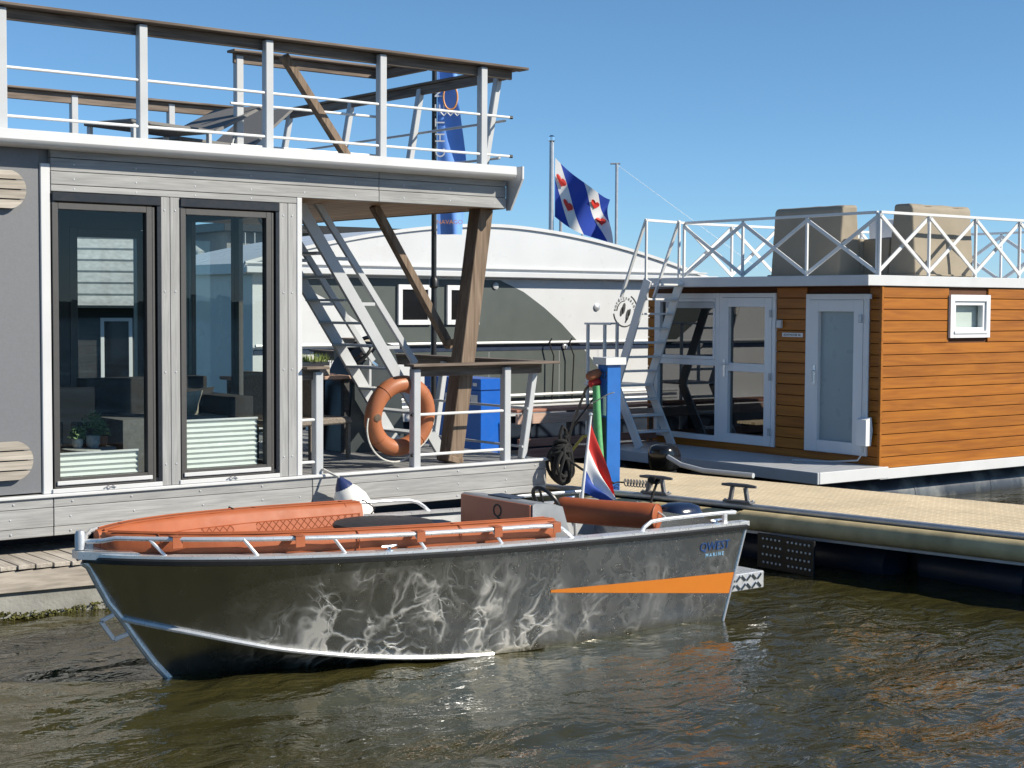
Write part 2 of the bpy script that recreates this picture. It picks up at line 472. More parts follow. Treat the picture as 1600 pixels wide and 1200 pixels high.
# ================================================================== setting: water, far bank
def water_material():
    m, n, l, b = _new('water')
    tc = n.new("ShaderNodeTexCoord")
    def nz(scale, st, det, dist=0.):
        mp = n.new("ShaderNodeMapping"); mp.inputs['Scale'].default_value = st; mp.inputs['Rotation'].default_value = (0, 0, .5)
        l.new(tc.outputs['Object'], mp.inputs[0])
        t = n.new("ShaderNodeTexNoise"); t.inputs['Scale'].default_value = scale; t.inputs['Detail'].default_value = det; t.inputs['Distortion'].default_value = dist
        l.new(mp.outputs[0], t.inputs['Vector']); return t.outputs[0]
    a = nz(3.2, (1, 1.6, 1), 3., .8)
    c2 = nz(11., (1, 1.5, 1), 2., .5)
    mu = n.new("ShaderNodeMath"); mu.operation = 'MULTIPLY_ADD'; mu.inputs[1].default_value = .16
    l.new(c2, mu.inputs[0]); l.new(a, mu.inputs[2])
    gust = nz(.45, (1, 1, 1), 2.)
    gm = n.new("ShaderNodeMapRange"); gm.inputs[1].default_value = .35; gm.inputs[2].default_value = .65; gm.inputs[3].default_value = .14; gm.inputs[4].default_value = .85
    l.new(gust, gm.inputs[0])
    bp = n.new("ShaderNodeBump"); bp.inputs['Distance'].default_value = .07
    l.new(gm.outputs[0], bp.inputs['Strength']); l.new(mu.outputs[0], bp.inputs['Height'])
    l.new(bp.outputs[0], b.inputs['Normal'])
    big = nz(.8, (1, 1, 1), 4.)
    mx = n.new("ShaderNodeMix"); mx.data_type = 'RGBA'
    l.new(big, mx.inputs['Factor']); mx.inputs['A'].default_value = (.034, .031, .010, 1); mx.inputs['B'].default_value = (.046, .041, .014, 1)
    l.new(mx.outputs['Result'], b.inputs['Base Color'])
    b.inputs['Roughness'].default_value = .02
    b.inputs['IOR'].default_value = 1.38
    return m
M['water'] = water_material()
def build_water():
    x0, x1, y0, y1, st = 1., 16.5, 3., 14.5, .045
    nx, ny = int((x1 - x0) / st), int((y1 - y0) / st)
    X_, Y_ = np.meshgrid(np.linspace(x0, x1, nx + 1), np.linspace(y0, y1, ny + 1))
    Z_ = np.zeros_like(X_)
    wr = np.random.default_rng(5)
    for i in range(34):
        lam = .22 * (9 ** (i / 33.))
        th = -.9 + wr.normal(0, .75)
        k = 2 * math.pi / lam
        am = .0031 * lam ** .75 * wr.uniform(.5, 1.2)
        ph = wr.uniform(0, 6.28)
        ppx, ppy = math.cos(th), math.sin(th)
        warp = .25 * lam * np.sin(X_ * 1.7 / lam * .3 + ph) * np.cos(Y_ * 1.3 / lam * .3 - ph)
        q = np.sin(k * (X_ * ppx + Y_ * ppy + warp) + ph)
        Z_ += am * (q + .35 * np.cos(2 * (k * (X_ * ppx + Y_ * ppy + warp) + ph)))
    ed = np.minimum(np.minimum(X_ - x0, x1 - X_), np.minimum(Y_ - y0, y1 - Y_))
    Z_ *= np.clip(ed / .5, 0, 1)
    vv = np.stack([X_, Y_, Z_], -1).reshape(-1, 3)
    i = np.arange(nx * ny); r_, c_ = i // nx, i % nx
    a = r_ * (nx + 1) + c_
    q = np.stack([a, a + 1, a + nx + 2, a + nx + 1], 1)
    nf = len(vv)
    B = 3000.
    ring = np.array([(-B, -B, -.004), (B, -B, -.004), (B, B, -.004), (-B, B, -.004), (x0, y0, -.004), (x1, y0, -.004), (x1, y1, -.004), (x0, y1, -.004)])
    vv = np.concatenate([vv, ring])
    rq = np.array([(0, 1, 5, 4), (1, 2, 6, 5), (2, 3, 7, 6), (3, 0, 4, 7)]) + nf
    q = np.concatenate([q, rq])
    me = bpy.data.meshes.new('water')
    me.vertices.add(len(vv)); me.vertices.foreach_set('co', vv.ravel())
    me.loops.add(q.size); me.loops.foreach_set('vertex_index', q.ravel().astype(np.int32))
    me.polygons.add(len(q)); me.polygons.foreach_set('loop_start', np.arange(0, q.size, 4, dtype=np.int32))
    me.polygons.foreach_set('use_smooth', np.ones(len(q), dtype=bool))
    me.update(calc_edges=True)
    me.materials.append(M['water'])
    o = bpy.data.objects.new('water', me); col.objects.link(o)
    struct(o)
build_water()
bank = MB()
NB = 720
for i in range(NB):
    a0, a1 = 2 * math.pi * i / NB, 2 * math.pi * (i + 1) / NB
    h = 2.1 + 1.2 * abs(math.sin(i * .37) * math.sin(i * .113)) + random.uniform(0, .7)
    p = lambda a, r_, z: (r_ * math.cos(a), r_ * math.sin(a), z)
    bank.add([p(a0, 260, -.1), p(a1, 260, -.1), p(a1, 263, h), p(a0, 263, h + random.uniform(-.4, .4)), p(a1, 300, -.1), p(a0, 300, -.1)], [(0, 3, 2, 1), (3, 5, 4, 2)])
ob = bank.build('added_reed_bank', M['reed'], smooth=0)  # bank out of view, added to give the windows something to reflect
ob['kind'] = 'stuff'; ob['label'] = 'unseen low green reed bank added far across the water for reflections'

# ================================================================== jetty in front of the grey houseboat
JZ = .40
jy = lambda x: 12.02 - .10 * (x - 4.2)           # front edge of the planks
jt = thing('plank_jetty', 'weathered grey plank jetty between the aluminium boat and grey houseboat', 'jetty', (6.5, 12.2, 0))
pw = .142
pm = MB().box(-pw / 2 + .004, -1.1, -.018, pw / 2 - .004, 0, .018, .004).build('plank', M['jetty'], None).data
bpy.data.objects.remove(bpy.data.objects['plank'])
dk = node('planking', jt)
x = 2.0
while x < 10.86:
    f = jy(x) + random.uniform(-.006, .006)
    piece('plank', pm, dk, (x - 6.5, f + 1.1 - 12.2, JZ + random.uniform(-.003, .003)), (0, 0, random.uniform(-.004, .004)))
    x += pw
MB().beam((1.9, jy(1.9) + .045, JZ - .115), (10.9, jy(10.9) + .045, JZ - .115), .05, .17).build('side_beam', M['jetty_x'], jt)
MB().beam((1.9, jy(1.9) + .11, JZ - .3), (10.85, jy(10.85) + .11, JZ - .3), .1, .22).build('float_rail', M['concrete'], jt)
MB().beam((1.9, jy(1.9) + .62, .0), (10.8, jy(10.8) + .62, .0), .9, .55).build('float', M['hull_dark'], jt)
M['weed'] = mat('water_weed', (.085, .085, .02), .9, 0, .4, 30)
wd = MB()
for i in range(2600):
    xx = random.uniform(2, 10.8); zz = random.uniform(-.02, .045 + .02 * math.sin(xx * 5)); s_ = random.uniform(.012, .03)
    ce = Vector((xx, jy(xx) + .045, zz))
    wd.add([ce + Vector((random.uniform(-1, 1), random.uniform(-.8, .4), random.uniform(-.6, .9))) * s_ for _ in range(4)], [(0, 1, 2), (0, 2, 3), (0, 3, 1), (1, 3, 2)])
o = wd.build('weed_fringe', M['weed'], jt, smooth=0); o['kind'] = 'stuff'

# ================================================================== pier with beige grating
PZ = .55
near = [(10.36, 18.5), (10.52, 13.2), (10.97, 11.36), (11.60, 7.63), (12.75, .8)]
farp = [(14.85, .8), (13.45, 8.85), (12.83, 12.16), (12.45, 14.6), (12.4, 18.5)]
def grating_material():
    m, n, l, b = _new('beige_grating')
    tc = n.new("ShaderNodeTexCoord")
    mp = n.new("ShaderNodeMapping"); mp.inputs['Rotation'].default_value = (0, 0, .168)
    l.new(tc.outputs['Object'], mp.inputs[0])
    br = n.new("ShaderNodeTexBrick"); br.offset = 0.
    br.inputs['Scale'].default_value = 1.; br.inputs['Brick Width'].default_value = .075; br.inputs['Row Height'].default_value = .075; br.inputs['Mortar Size'].default_value = .007
    br.inputs['Color1'].default_value = (.80, .67, .46, 1); br.inputs['Color2'].default_value = (.75, .62, .42, 1); br.inputs['Mortar'].default_value = (.46, .34, .20, 1)
    l.new(mp.outputs[0], br.inputs[0])
    nz = n.new("ShaderNodeTexNoise"); nz.inputs['Scale'].default_value = 1.6; nz.inputs['Detail'].default_value = 6
    l.new(tc.outputs['Object'], nz.inputs['Vector'])
    mr = n.new("ShaderNodeMapRange"); mr.inputs[1].default_value = .3; mr.inputs[2].default_value = .75; mr.inputs[3].default_value = 1.08; mr.inputs[4].default_value = .84
    l.new(nz.outputs[0], mr.inputs[0])
    sc = n.new("ShaderNodeVectorMath"); sc.operation = 'SCALE'
    l.new(br.outputs[0], sc.inputs[0]); l.new(mr.outputs[0], sc.inputs['Scale'])
    l.new(sc.outputs[0], b.inputs['Base Color']); b.inputs['Roughness'].default_value = .8
    bp = n.new("ShaderNodeBump"); bp.invert = True; bp.inputs['Strength'].default_value = .8; bp.inputs['Distance'].default_value = .01
    l.new(br.outputs['Fac'], bp.inputs['Height']); l.new(bp.outputs[0], b.inputs['Normal'])
    return m
M['grating'] = grating_material()
pier = thing('pier', 'long beige grating pier with tan fender tube crossing to the right', 'pier', (12, 9, 0))
def pierpt(s, t):
    """s along (0 far end .. 1 near camera side), t across"""
    ys = lerp(18.5, .8, s)
    n_ = np.interp(-ys, [-p[1] for p in near], [p[0] for p in near])
    f_ = np.interp(-ys, [-p[1] for p in farp[::-1]], [p[0] for p in farp[::-1]])
    return Vector((lerp(n_ + .09, f_, t), ys + (1 - t) * 0, PZ))
ng = 12
for i in range(ng):
    for j in range(2):
        s0, s1 = i / ng + .0003, (i + 1) / ng - .0003
        t0, t1 = j / 2 + .0015, (j + 1) / 2 - .0015
        q = [pierpt(s0, t0), pierpt(s1, t0), pierpt(s1, t1), pierpt(s0, t1)]
        MB().add([p + Vector((0, 0, -.04)) for p in q] + q, [(3, 2, 1, 0), (4, 5, 6, 7), (0, 1, 5, 4), (1, 2, 6, 5), (2, 3, 7, 6), (3, 0, 4, 7)]).build('grating_panel', M['grating'], pier, smooth=0)
core = [pierpt(s, .06) for s in np.linspace(0, 1, 14)] + [pierpt(s, .94) for s in np.linspace(1, 0, 14)]
MB().prism([(p.x, p.y) for p in core], (0, 0, PZ - .16), (1, 0, 0), (0, 1, 0), (0, 0, 1), .117).build('frame', M['black'], pier, smooth=0)
core2 = [pierpt(s, .30) for s in np.linspace(0, 1, 14)] + [pierpt(s, .9) for s in np.linspace(1, 0, 14)]
MB().prism([(p.x, p.y) for p in core2], (0, 0, -.4), (1, 0, 0), (0, 1, 0), (0, 0, 1), PZ + .22).build('float', M['black'], pier, smooth=0)
line = [Vector((np.interp(-y_, [-p[1] for p in near], [p[0] for p in near]), y_, 0)) for y_ in (13.2, 12.6, 12, 11.36, 10.4, 9.4, 8.4, 7.63, 6, 4, 2, .8)]
MB().tube([p + Vector((.05, 0, PZ - .008)) for p in line], .032, 12).build('edge_pipe', M['galv'], pier)
MB().tube([p + Vector((-.04, 0, PZ - .125)) for p in line if p.y < 10.55] , .095, 16).build('fender_tube', M['tan_tube'], pier)
MB().tube([p + Vector((-.03, 0, PZ - .135)) for p in line if p.y > 10.38] , .088, 16).build('fender_tube', M['tan_tube'], pier)
MB().beam(line[2] + Vector((.03, 0, PZ - .235)), line[-1] + Vector((.03, 0, PZ - .235)), .08, .03).build('lower_rail', M['galv'], pier)
fl = MB()
for k in range(9):
    t = k / 8
    p = pierpt(lerp(.35, .95, t), .0) + Vector((.42, 0, 0))
    fl.tube([(p.x, p.y - .55, .08), (p.x, p.y + .55, .08)], .19, 14)
fl.build('float_barrel', M['hull_dark'], pier)['kind'] = 'stuff'
pp_ = node('perforated_plate', pier)
MB().box(11.02, 9.45, .0, 11.05, 10.15, .33, .004).build('plate', M['black'], pp_)
sm_ = MB()
for i in range(4):
    for j in range(12):
        if j in (6,): continue
        sm_.lathe([(.012, 0), (.012, .006), (.006, .01)], (11.019, 9.49 + j * .052 + (i % 2) * .012, .06 + i * .075), 6, (-1, 0, 0))
sm_.build('light_dots', M['alu_raw'], pp_)['kind'] = 'stuff'  # pale metal discs added to imitate dots of light through holes
def cleat(label, x, y, rz):
    c = thing('mooring_cleat', label, 'cleat', (x, y, PZ + .024), rz, 'dark cleats along the pier edge')
    MB().box(-.16, -.05, 0, .16, .05, .02).build('base', M['iron'], c, True)
    for s in (-1, 1):
        MB().beam((s * .10, 0, .015), (s * .075, 0, .15), .035, .04, (0, 1, 0)).build('leg', M['iron'], c, True)
    MB().tube([(-.20, 0, .165), (-.1, 0, .17), (.1, 0, .17), (.20, 0, .165)], [.013, .02, .02, .013], 10).build('horn', M['iron'], c, True)
    for s in (-1, 1):
        for q in (-1, 1): MB().lathe([(.011, 0), (.011, .012), (.006, .016)], (s * .14, q * .033, .018), 8).build('bolt', M['galv'], c, True)
    return c
cleat('dark iron cleat standing bare on the pier edge beside the boat stern', 11.15, 10.52, -1.40)
cleat('dark iron cleat with black rope wound on it beside the spring', 10.98, 11.52, -1.36)

# ================================================================== grey houseboat
A = thing('grey_houseboat', 'grey houseboat with two tall windows, roof terrace railing and covered porch', 'houseboat', (7, 12.4, 0))
FZ = .90
MB().box(1.5, 13.05, -.35, 10.0, 16.6, .575).build('hull', M['hull_dark'], A)
MB().box(1.5, 12.44, .575, 10.23, 17.1, .855).build('floor_frame', M['black'], A)
# plinth boards
pl = node('plinth', A)
for (xa, xb) in ((1.5, 4.945), (4.952, 7.43), (7.437, 10.25)):
    for (za, zb, yo) in ((.565, .640, .004), (.643, .800, 0), (.803, .884, .003)):
        o = MB().box(xa, 12.40 + yo, za, xb, 12.438, zb, .004).build('board', M['wpc_x'], pl)
for (za, zb) in ((.565, .72), (.724, .884)):
    MB().box(10.232, 12.44, za, 10.26, 17.1, zb, .004).build('board', M['wpc_y'], pl)
screw = MB().lathe([(.008, 0), (.008, .002), (.005, .004)], (0, 0, 0), 8, (0, -1, 0)).build('screw', M['galv'], None).data
bpy.data.objects.remove(bpy.data.objects['screw'])
for xs in (4.6, 5.1, 5.65, 6.3, 6.9, 7.3, 7.75, 8.4, 9.1, 9.7, 10.1):
    for zs in (.60, .72, .845):
        if random.random() < .8: piece('screw', screw, pl, (xs - 7 + random.uniform(-.02, .02), -.001, zs))
MB().box(1.5, 12.375, .886, 10.27, 12.46, .914, .006).build('edge_trim', M['alu_white'], A)
# porch deck boards
pd = node('porch_deck', A)
x = 7.40
while x < 10.2:
    MB().box(x, 12.465, .872, x + .138, 17.05, .900, .004).build('deck_board', M['wpc_y'], pd)
    x += .1435
# facade
MB().box(1.5, 12.425, .93, 4.862, 12.46, 3.80, .002).build('wall_panel', M['grey_panel'], A)
MB().box(4.864, 12.405, .915, 4.948, 12.46, 3.64, .006).build('corner_trim', M['alu_white'], A)
for (cx, cz, hw, hh) in ((4.40, 3.41, .33, .158), (4.42, 1.212, .345, .162)):
    sp = node('slat_panel', A)
    nS = 4
    for k in range(nS):
        z0 = cz - hh + 2 * hh * k / nS + .006; z1 = cz - hh + 2 * hh * (k + 1) / nS - .006
        poly = []
        zs = np.linspace(z0, z1, 6)
        ext = lambda z: hw - hh + math.sqrt(max(0, hh * hh - (z - cz) ** 2))
        poly = [(cx + ext(z), z) for z in zs] + [(cx - ext(z), z) for z in zs[::-1]]
        o = MB().prism(poly, (0, 12.36, 0), (1, 0, 0), (0, 0, 1), (0, 1, 0), .04)
        o.f = [f[::-1] for f in o.f]
        o.build('slat', M['slat'], sp)
    MB().box(cx - .2, 12.40, cz - hh + .02, cx - .12, 12.426, cz + hh - .02).build('batten', M['slat'], sp)
def a_window(x0, x1, blind_top):
    z0, z1 = .955, 3.41
    wn = node('window', A)
    MB().ring(x0, z0, x1, z1, .035, 12.40, 12.50).build('outer_frame', M['black_frame'], wn)
    MB().box(x0, 12.385, z1 - .075, x1, 12.405, z1, .006).build('roller_housing', M['black_frame'], wn)
    MB().ring(x0 + .0, z0 + .002, x1 - .085, z1 - .088, .052, 12.392, 12.47, .085).build('sash_frame', M['taupe'], wn)
    MB().box(x1 - .083, 12.395, z0, x1 - .06, 12.45, z1 - .09).build('side_guide', M['taupe'], wn)
    MB().box(x0 + .02, 12.375, z0 + .028, x1 - .10, 12.391, z0 + .062, .004).build('drip_sill', M['alu_white'], wn)
    MB().add([(x0 + .05, 12.43, z0 + .08), (x1 - .135, 12.43, z0 + .08), (x1 - .135, 12.43, z1 - .138), (x0 + .05, 12.43, z1 - .138)], [(0, 1, 2, 3)]).build('pane', M['glass'], wn)
    MB().box(x0 - .015, 12.39, .916, x1 + .0, 12.44, .954, .004).build('bottom_rail', M['alu_white'], wn)
    xm = (x0 + x1) / 2
    MB().tube([(xm - .05, 12.383, .935), (xm - .02, 12.372, .955), (xm, 12.372, .935), (xm + .02, 12.372, .955), (xm + .05, 12.383, .935)], .006, 6).build('catch', M['galv'], wn)
    # pleated blind behind the glass
    zb = z0 + .09
    nP = max(4, int((blind_top - zb) / .045))
    b = MB()
    prof = []
    for k in range(nP * 2 + 1): prof.append((12.47 + (.018 if k % 2 else 0), zb + (blind_top - zb) * k / (nP * 2)))
    vv = [(xx, p[0], p[1]) for p in prof for xx in (x0 + .07, x1 - .19)]
    b.add(vv, [(2 * i, 2 * i + 1, 2 * i + 3, 2 * i + 2) for i in range(len(prof) - 1)])
    b.build('blind', M['blind'], wn, smooth=0)
    MB().box(x0 + .07, 12.462, blind_top, x1 - .185, 12.495, blind_top + .018).build('blind_rail', M['alu_white'], wn)
a_window(4.955, 5.925, 1.225)
a_window(6.105, 7.085, 1.455)
for (xa, xb) in ((5.927, 6.010), (6.013, 6.103), (7.087, 7.175), (7.178, 7.268)):
    MB().box(xa, 12.402, .916, xb, 12.46, 3.412, .004).build('facade_post', M['wpc_z'], A)
for xs in (5.96, 6.06, 7.13, 7.22):
    for zs in (1.1, 1.9, 2.6, 3.3): piece('screw', screw, A, (xs - 7, .001, zs))
MB().box(7.27, 12.398, .916, 7.325, 12.47, 3.47, .005).build('corner_trim', M['alu_white'], A)
hd = node('fascia', A)
MB().box(4.95, 12.400, 3.415, 7.268, 12.46, 3.468, .004).build('board', M['wpc_x'], hd)
for (xa, xb) in ((4.95, 8.165), (8.168, 9.70)):
    MB().box(xa, 12.400, 3.472, xb, 12.46, 3.578, .004).build('board', M['wpc_x'], hd)
    MB().box(xa, 12.404, 3.582, xb, 12.46, 3.688, .004).build('board', M['wpc_x'], hd)
    MB().box(xa, 12.401, 3.692, xb, 12.46, 3.80, .004).build('board', M['wpc_x'], hd)
for xs in np.arange(5.15, 9.6, .55):
    for zs in (3.44, 3.52, 3.64):
        if not (zs < 3.46 and xs > 7.2): piece('screw', screw, hd, (xs - 7, .001, zs))
# roof
MB().box(1.5, 12.46, 3.505, 9.70, 17.15, 3.865, .004).build('roof_slab', M['far_grey'], A)
cl = node('porch_ceiling', A)
x = 7.36
while x < 9.66:
    MB().box(x, 12.465, 3.478, min(x + .145, 9.70), 17.14, 3.503, .004).build('ceiling_board', M['ceiling_wood'], cl)
    x += .15
MB().box(9.702, 12.46, 3.47, 9.73, 17.15, 3.80, .004).build('end_fascia', M['rail_wood_y'], A)
gp = [(12.40, 3.872), (12.21, 3.880), (12.198, 3.872), (12.195, 3.80), (12.21, 3.775), (12.24, 3.757), (12.32, 3.75), (12.40, 3.752)]
g = MB().prism(gp, (1.5, 0, 0), (0, 1, 0), (0, 0, 1), (1, 0, 0), 8.17)
g.build('gutter', M['alu_white'], A, smooth=30)
MB().prism([(12.185, 3.885), (12.185, 3.76), (12.38, 3.455), (12.45, 3.455), (12.45, 3.885)], (9.735, 0, 0), (0, 1, 0), (0, 0, 1), (1, 0, 0), .02).build('gutter_end_plate', M['alu_white'], A, smooth=0)
# rail posts and rails
def post(x, y0, z0, z1, parent, wdt=.078, dp=.08):
    return MB().box(x - wdt / 2, y0, z0, x + wdt / 2, y0 + dp, z1, .006).build('post', M['alu_post'], parent)
rf = node('roof_railing', A)
for xp in (2.11, 3.33, 4.55, 5.765, 6.98, 8.20, 9.40): post(xp, 12.375, 3.882, 4.86, rf)
MB().box(1.5, 12.33, 4.872, 9.93, 12.49, 4.898, .005).build('handrail', M['rail_wood'], rf)
MB().box(1.5, 12.44, 4.775, 9.80, 12.475, 4.87, .005).build('rail_beam', M['rail_wood'], rf)
for zb in (4.39, 4.00):
    MB().tube([(1.5, 12.40, zb), (9.74, 12.40, zb)], .0135, 10).build('bar', M['white_paint'], rf)
    MB().tube([(9.735, 12.40, zb), (9.77, 12.40, zb)], .017, 10).build('bar_cap', M['black'], rf)
re_ = node('end_railing', A)
for yp in (12.62, 14.0, 15.4, 16.8):
    MB().beam((9.58, yp, 3.87), (9.76, yp, 4.84), .062, .075, (0, 1, 0), .006).build('post', M['alu_post'], re_)
MB().box(9.70, 12.50, 4.872, 9.90, 17.2, 4.897, .005).build('handrail', M['rail_wood_y'], re_)
MB().box(9.735, 12.50, 4.775, 9.77, 17.15, 4.87, .005).build('rail_beam', M['rail_wood_y'], re_)
for (xb, zb) in ((9.72, 4.36), (9.65, 3.98)):
    MB().tube([(xb, 12.45, zb), (xb, 17.15, zb)], .0135, 8).build('bar', M['alu_post'], re_)
rb = node('back_railing', A)
for xp in (5.9, 7.1, 8.3, 9.5, 4.7, 3.5, 2.3): post(xp, 17.05, 3.866, 4.86, rb)
MB().box(1.5, 17.0, 4.872, 9.69, 17.16, 4.897, .005).build('handrail', M['rail_wood'], rb)
MB().box(1.5, 17.06, 4.76, 9.69, 17.10, 4.87, .005).build('rail_beam', M['rail_wood'], rb)
ri = node('stair_opening_railing', A)
post(7.16, 13.26, 3.866, 4.85, ri, .075, .075)
post(8.70, 13.15, 3.866, 4.85, ri, .07, .07)
MB().box(7.06, 13.19, 4.872, 8.78, 13.34, 4.896, .005).build('handrail', M['rail_wood'], ri)
MB().box(7.10, 13.27, 4.775, 8.72, 13.305, 4.87, .005).build('rail_beam', M['rail_wood'], ri)
MB().box(8.72, 12.50, 4.872, 8.86, 13.188, 4.896, .005).build('handrail', M['rail_wood_y'], ri)
MB().box(8.76, 12.50, 4.775, 8.795, 13.26, 4.87, .005).build('rail_beam', M['rail_wood_y'], ri)
for zb in (4.39, 4.0): MB().tube([(7.05, 13.25, zb), (8.72, 13.25, zb)], .0135, 8).build('bar', M['white_paint'], ri)
MB().beam((7.25, 12.60, 4.775), (7.93, 12.60, 3.90), .07, .085, (0, 1, 0), .004).build('roof_brace', M['post_wood'], A)
# porch railing
rp = node('porch_railing', A)
for xp in (7.51, 8.615, 9.735): post(xp, 12.40, .90, 1.87, rp, .082, .085)
MB().box(8.52, 12.33, 1.895, 10.37, 12.50, 1.921, .005).build('handrail', M['rail_wood'], rp)
MB().box(8.60, 12.45, 1.795, 10.20, 12.485, 1.893, .005).build('rail_beam', M['rail_wood'], rp)
MB().box(7.33, 12.33, 1.895, 7.58, 12.50, 1.921, .005).build('handrail', M['rail_wood'], rp)
MB().box(7.33, 12.45, 1.795, 7.55, 12.485, 1.893, .005).build('rail_beam', M['rail_wood'], rp)
for zb in (1.425, 1.03):
    MB().tube([(8.62, 12.425, zb), (9.735, 12.425, zb)], .0145, 10).build('bar', M['white_paint'], rp)
    MB().tube([(7.33, 12.425, zb), (7.51, 12.425, zb)], .0145, 10).build('bar', M['white_paint'], rp)
    for xp in (8.58, ): MB().lathe([(.016, 0), (.016, .02), (.01, .025)], (xp - .001, 12.425, zb), 10, (-1, 0, 0)).build('bar_cap', M['black'], rp)
rq = node('porch_end_railing', A)
for yp in (12.60, 14.2, 15.7, 16.9):
    MB().beam((10.08, yp, .90), (10.235, yp, 1.86), .065, .08, (0, 1, 0), .006).build('post', M['alu_post'], rq)
MB().box(10.20, 12.51, 1.895, 10.37, 17.1, 1.92, .005).build('handrail', M['rail_wood_y'], rq)
MB().box(10.235, 12.51, 1.795, 10.27, 17.05, 1.893, .005).build('rail_beam', M['rail_wood_y'], rq)
for (xb, zb) in ((10.12, 1.425), (10.05, 1.03)): MB().tube([(xb, 12.55, zb), (xb, 17.0, zb)], .0135, 8).build('bar', M['alu_post'], rq)
# timber post and brace
MB().beam((9.245, 12.72, .90), (9.625, 12.72, 3.478), .17, .19, (0, 1, 0), .006).build('timber_post', M['post_wood'], A)
MB().beam((9.234, 12.72, .902), (9.25, 12.72, .96), .19, .21, (0, 1, 0), .006).build('post_shoe', M['post_wood'], A)
MB().beam((8.50, 13.0, 3.478), (9.44, 13.0, 2.06), .075, .09, (0, 1, 0), .004).build('brace', M['post_wood'], A)
MB().beam((9.38, 13.0, 2.10), (9.42, 12.80, 2.13), .06, .06, (0, 0, 1), .004).build('brace_block', M['post_wood'], A)
# stair to the roof
st = node('roof_stair', A)
for ys in (13.2, 14.0):
    MB().beam((7.76, ys, 3.47), (9.50, ys, .91), .12, .045, (0, 1, 0), .004).build('stringer', M['alu_post'], st)
    MB().beam((7.90, ys, 3.60 - .02), (9.14, ys, 1.89), .065, .045, (0, 1, 0), .004).build('handrail', M['alu_post'], st)
    for zz in (2.95, 2.50, 2.06):
        xx = 7.76 + (3.47 - zz) * .68
        MB().beam((xx, ys, zz), (xx + .22, ys, zz), .03, .035).build('handrail_bracket', M['alu_post'], st)
    MB().beam((9.10, ys, 1.92), (9.10, ys, 1.50), .03, .035).build('handrail_bracket', M['alu_post'], st)
for k in range(10):
    zz = .91 + (3.47 - .91) * (k + 1) / 11.
    xx = 9.50 - (zz - .91) * .68
    MB().box(xx - .10, 13.222, zz - .012, xx + .10, 13.978, zz + .012, .003).build('tread', M['black'] if False else M['alu_post'], st)
# glazed end wall towards the porch and room shell
eg = node('end_glazing', A)
for (ya, yb) in ((12.62, 13.60), (13.60, 14.60), (14.60, 15.59)):
    f = MB().ring(ya + .005, .93, yb - .005, 3.40, .075, 7.275, 7.325).swap_xy()
    f.build('door_frame', M['taupe'], eg)
    MB().add([(7.30, ya + .08, 1.0), (7.30, yb - .08, 1.0), (7.30, yb - .08, 3.325), (7.30, ya + .08, 3.325)], [(0, 1, 2, 3)]).build('pane', M['glass'], eg)
MB().box(7.27, 12.47, .915, 7.33, 12.62, 3.47).build('end_post', M['wpc_z'], eg)
MB().box(1.5, 15.6, .915, 6.42, 15.72, 3.468).build('back_wall', M['int_wall'], A)
MB().box(6.42, 15.6, 3.28, 7.268, 15.72, 3.468).build('back_wall', M['int_wall'], A)
bw_ = node('back_window', A)
MB().ring(6.425, .92, 7.262, 3.275, .085, 15.60, 15.70).build('frame', M['taupe'], bw_)
MB().add([(6.51, 15.65, 1.0), (7.175, 15.65, 1.0), (7.175, 15.65, 3.19), (6.51, 15.65, 3.19)], [(0, 1, 2, 3)]).build('pane', M['glass'], bw_)
MB().box(7.27, 12.62, 3.402, 7.33, 15.59, 3.468).build('lintel', M['taupe'], eg)
MB().box(1.5, 12.47, .860, 7.39, 16.95, .902).build('room_floor', M['int_floor'], A)
MB().box(1.5, 12.47, 3.47, 7.34, 16.95, 3.503).build('room_ceiling', M['int_wall'], A)
MB().box(1.5, 12.47, .905, 1.6, 15.598, 3.466).build('side_wall', M['int_wall'], A)
MB().box(4.6, 13.9, .905, 4.7, 15.598, 3.466).build('partition', M['int_wall'], A)
# ================================================================== aluminium boat
BT = thing('motor_boat', 'bare aluminium open motor boat with terracotta bow cushions and orange stripe', 'boat', (6.6, 9.5, 0))
CY = 9.5
SX = [3.98, 4.05, 4.2, 4.5, 5.0, 5.7, 6.5, 7.3, 8.2, 9.16]
SH = [.03, .17, .33, .55, .755, .89, .95, .965, .96, .94]
SZ = [.872, .872, .871, .866, .850, .825, .800, .780, .762, .748]
CX = [4.25, 4.42, 4.62, 4.85, 5.11, 5.4, 5.7, 6.1, 6.5, 7.0, 8.0, 9.0]
CH = [.012, .15, .285, .41, .52, .61, .68, .745, .79, .82, .84, .845]
CZ = [.43, .385, .335, .275, .21, .155, .105, .055, .02, -.005, -.025, -.03]
KX = [4.6, 4.9, 5.5, 6.5, 7.5, 8.97]
KZ = [-.03, -.14, -.21, -.24, -.25, -.25]
NS = 56
def fr(i): return (i / NS) ** 1.7
def sheer(s): x = lerp(3.98, 9.16, s); return Vector((x, cub(SX, SH, x), cub(SX, SZ, x)))
def chine(s): x = lerp(4.25, 9.0, s); return Vector((x, cub(CX, CH, x), cub(CX, CZ, x)))
def keel(s): x = lerp(4.6, 8.97, s); return Vector((x, .006, cub(KX, KZ, x)))
def sheer_at(x): return Vector((x, cub(SX, SH, x), cub(SX, SZ, x)))
NV = 8
def side_pt(s, t):
    a, b = sheer(s), chine(s)
    p = a.lerp(b, t)
    p.y -= .05 * math.sin(math.pi * t) * (1 - s) ** 2 * min(1, s * 12)
    return p
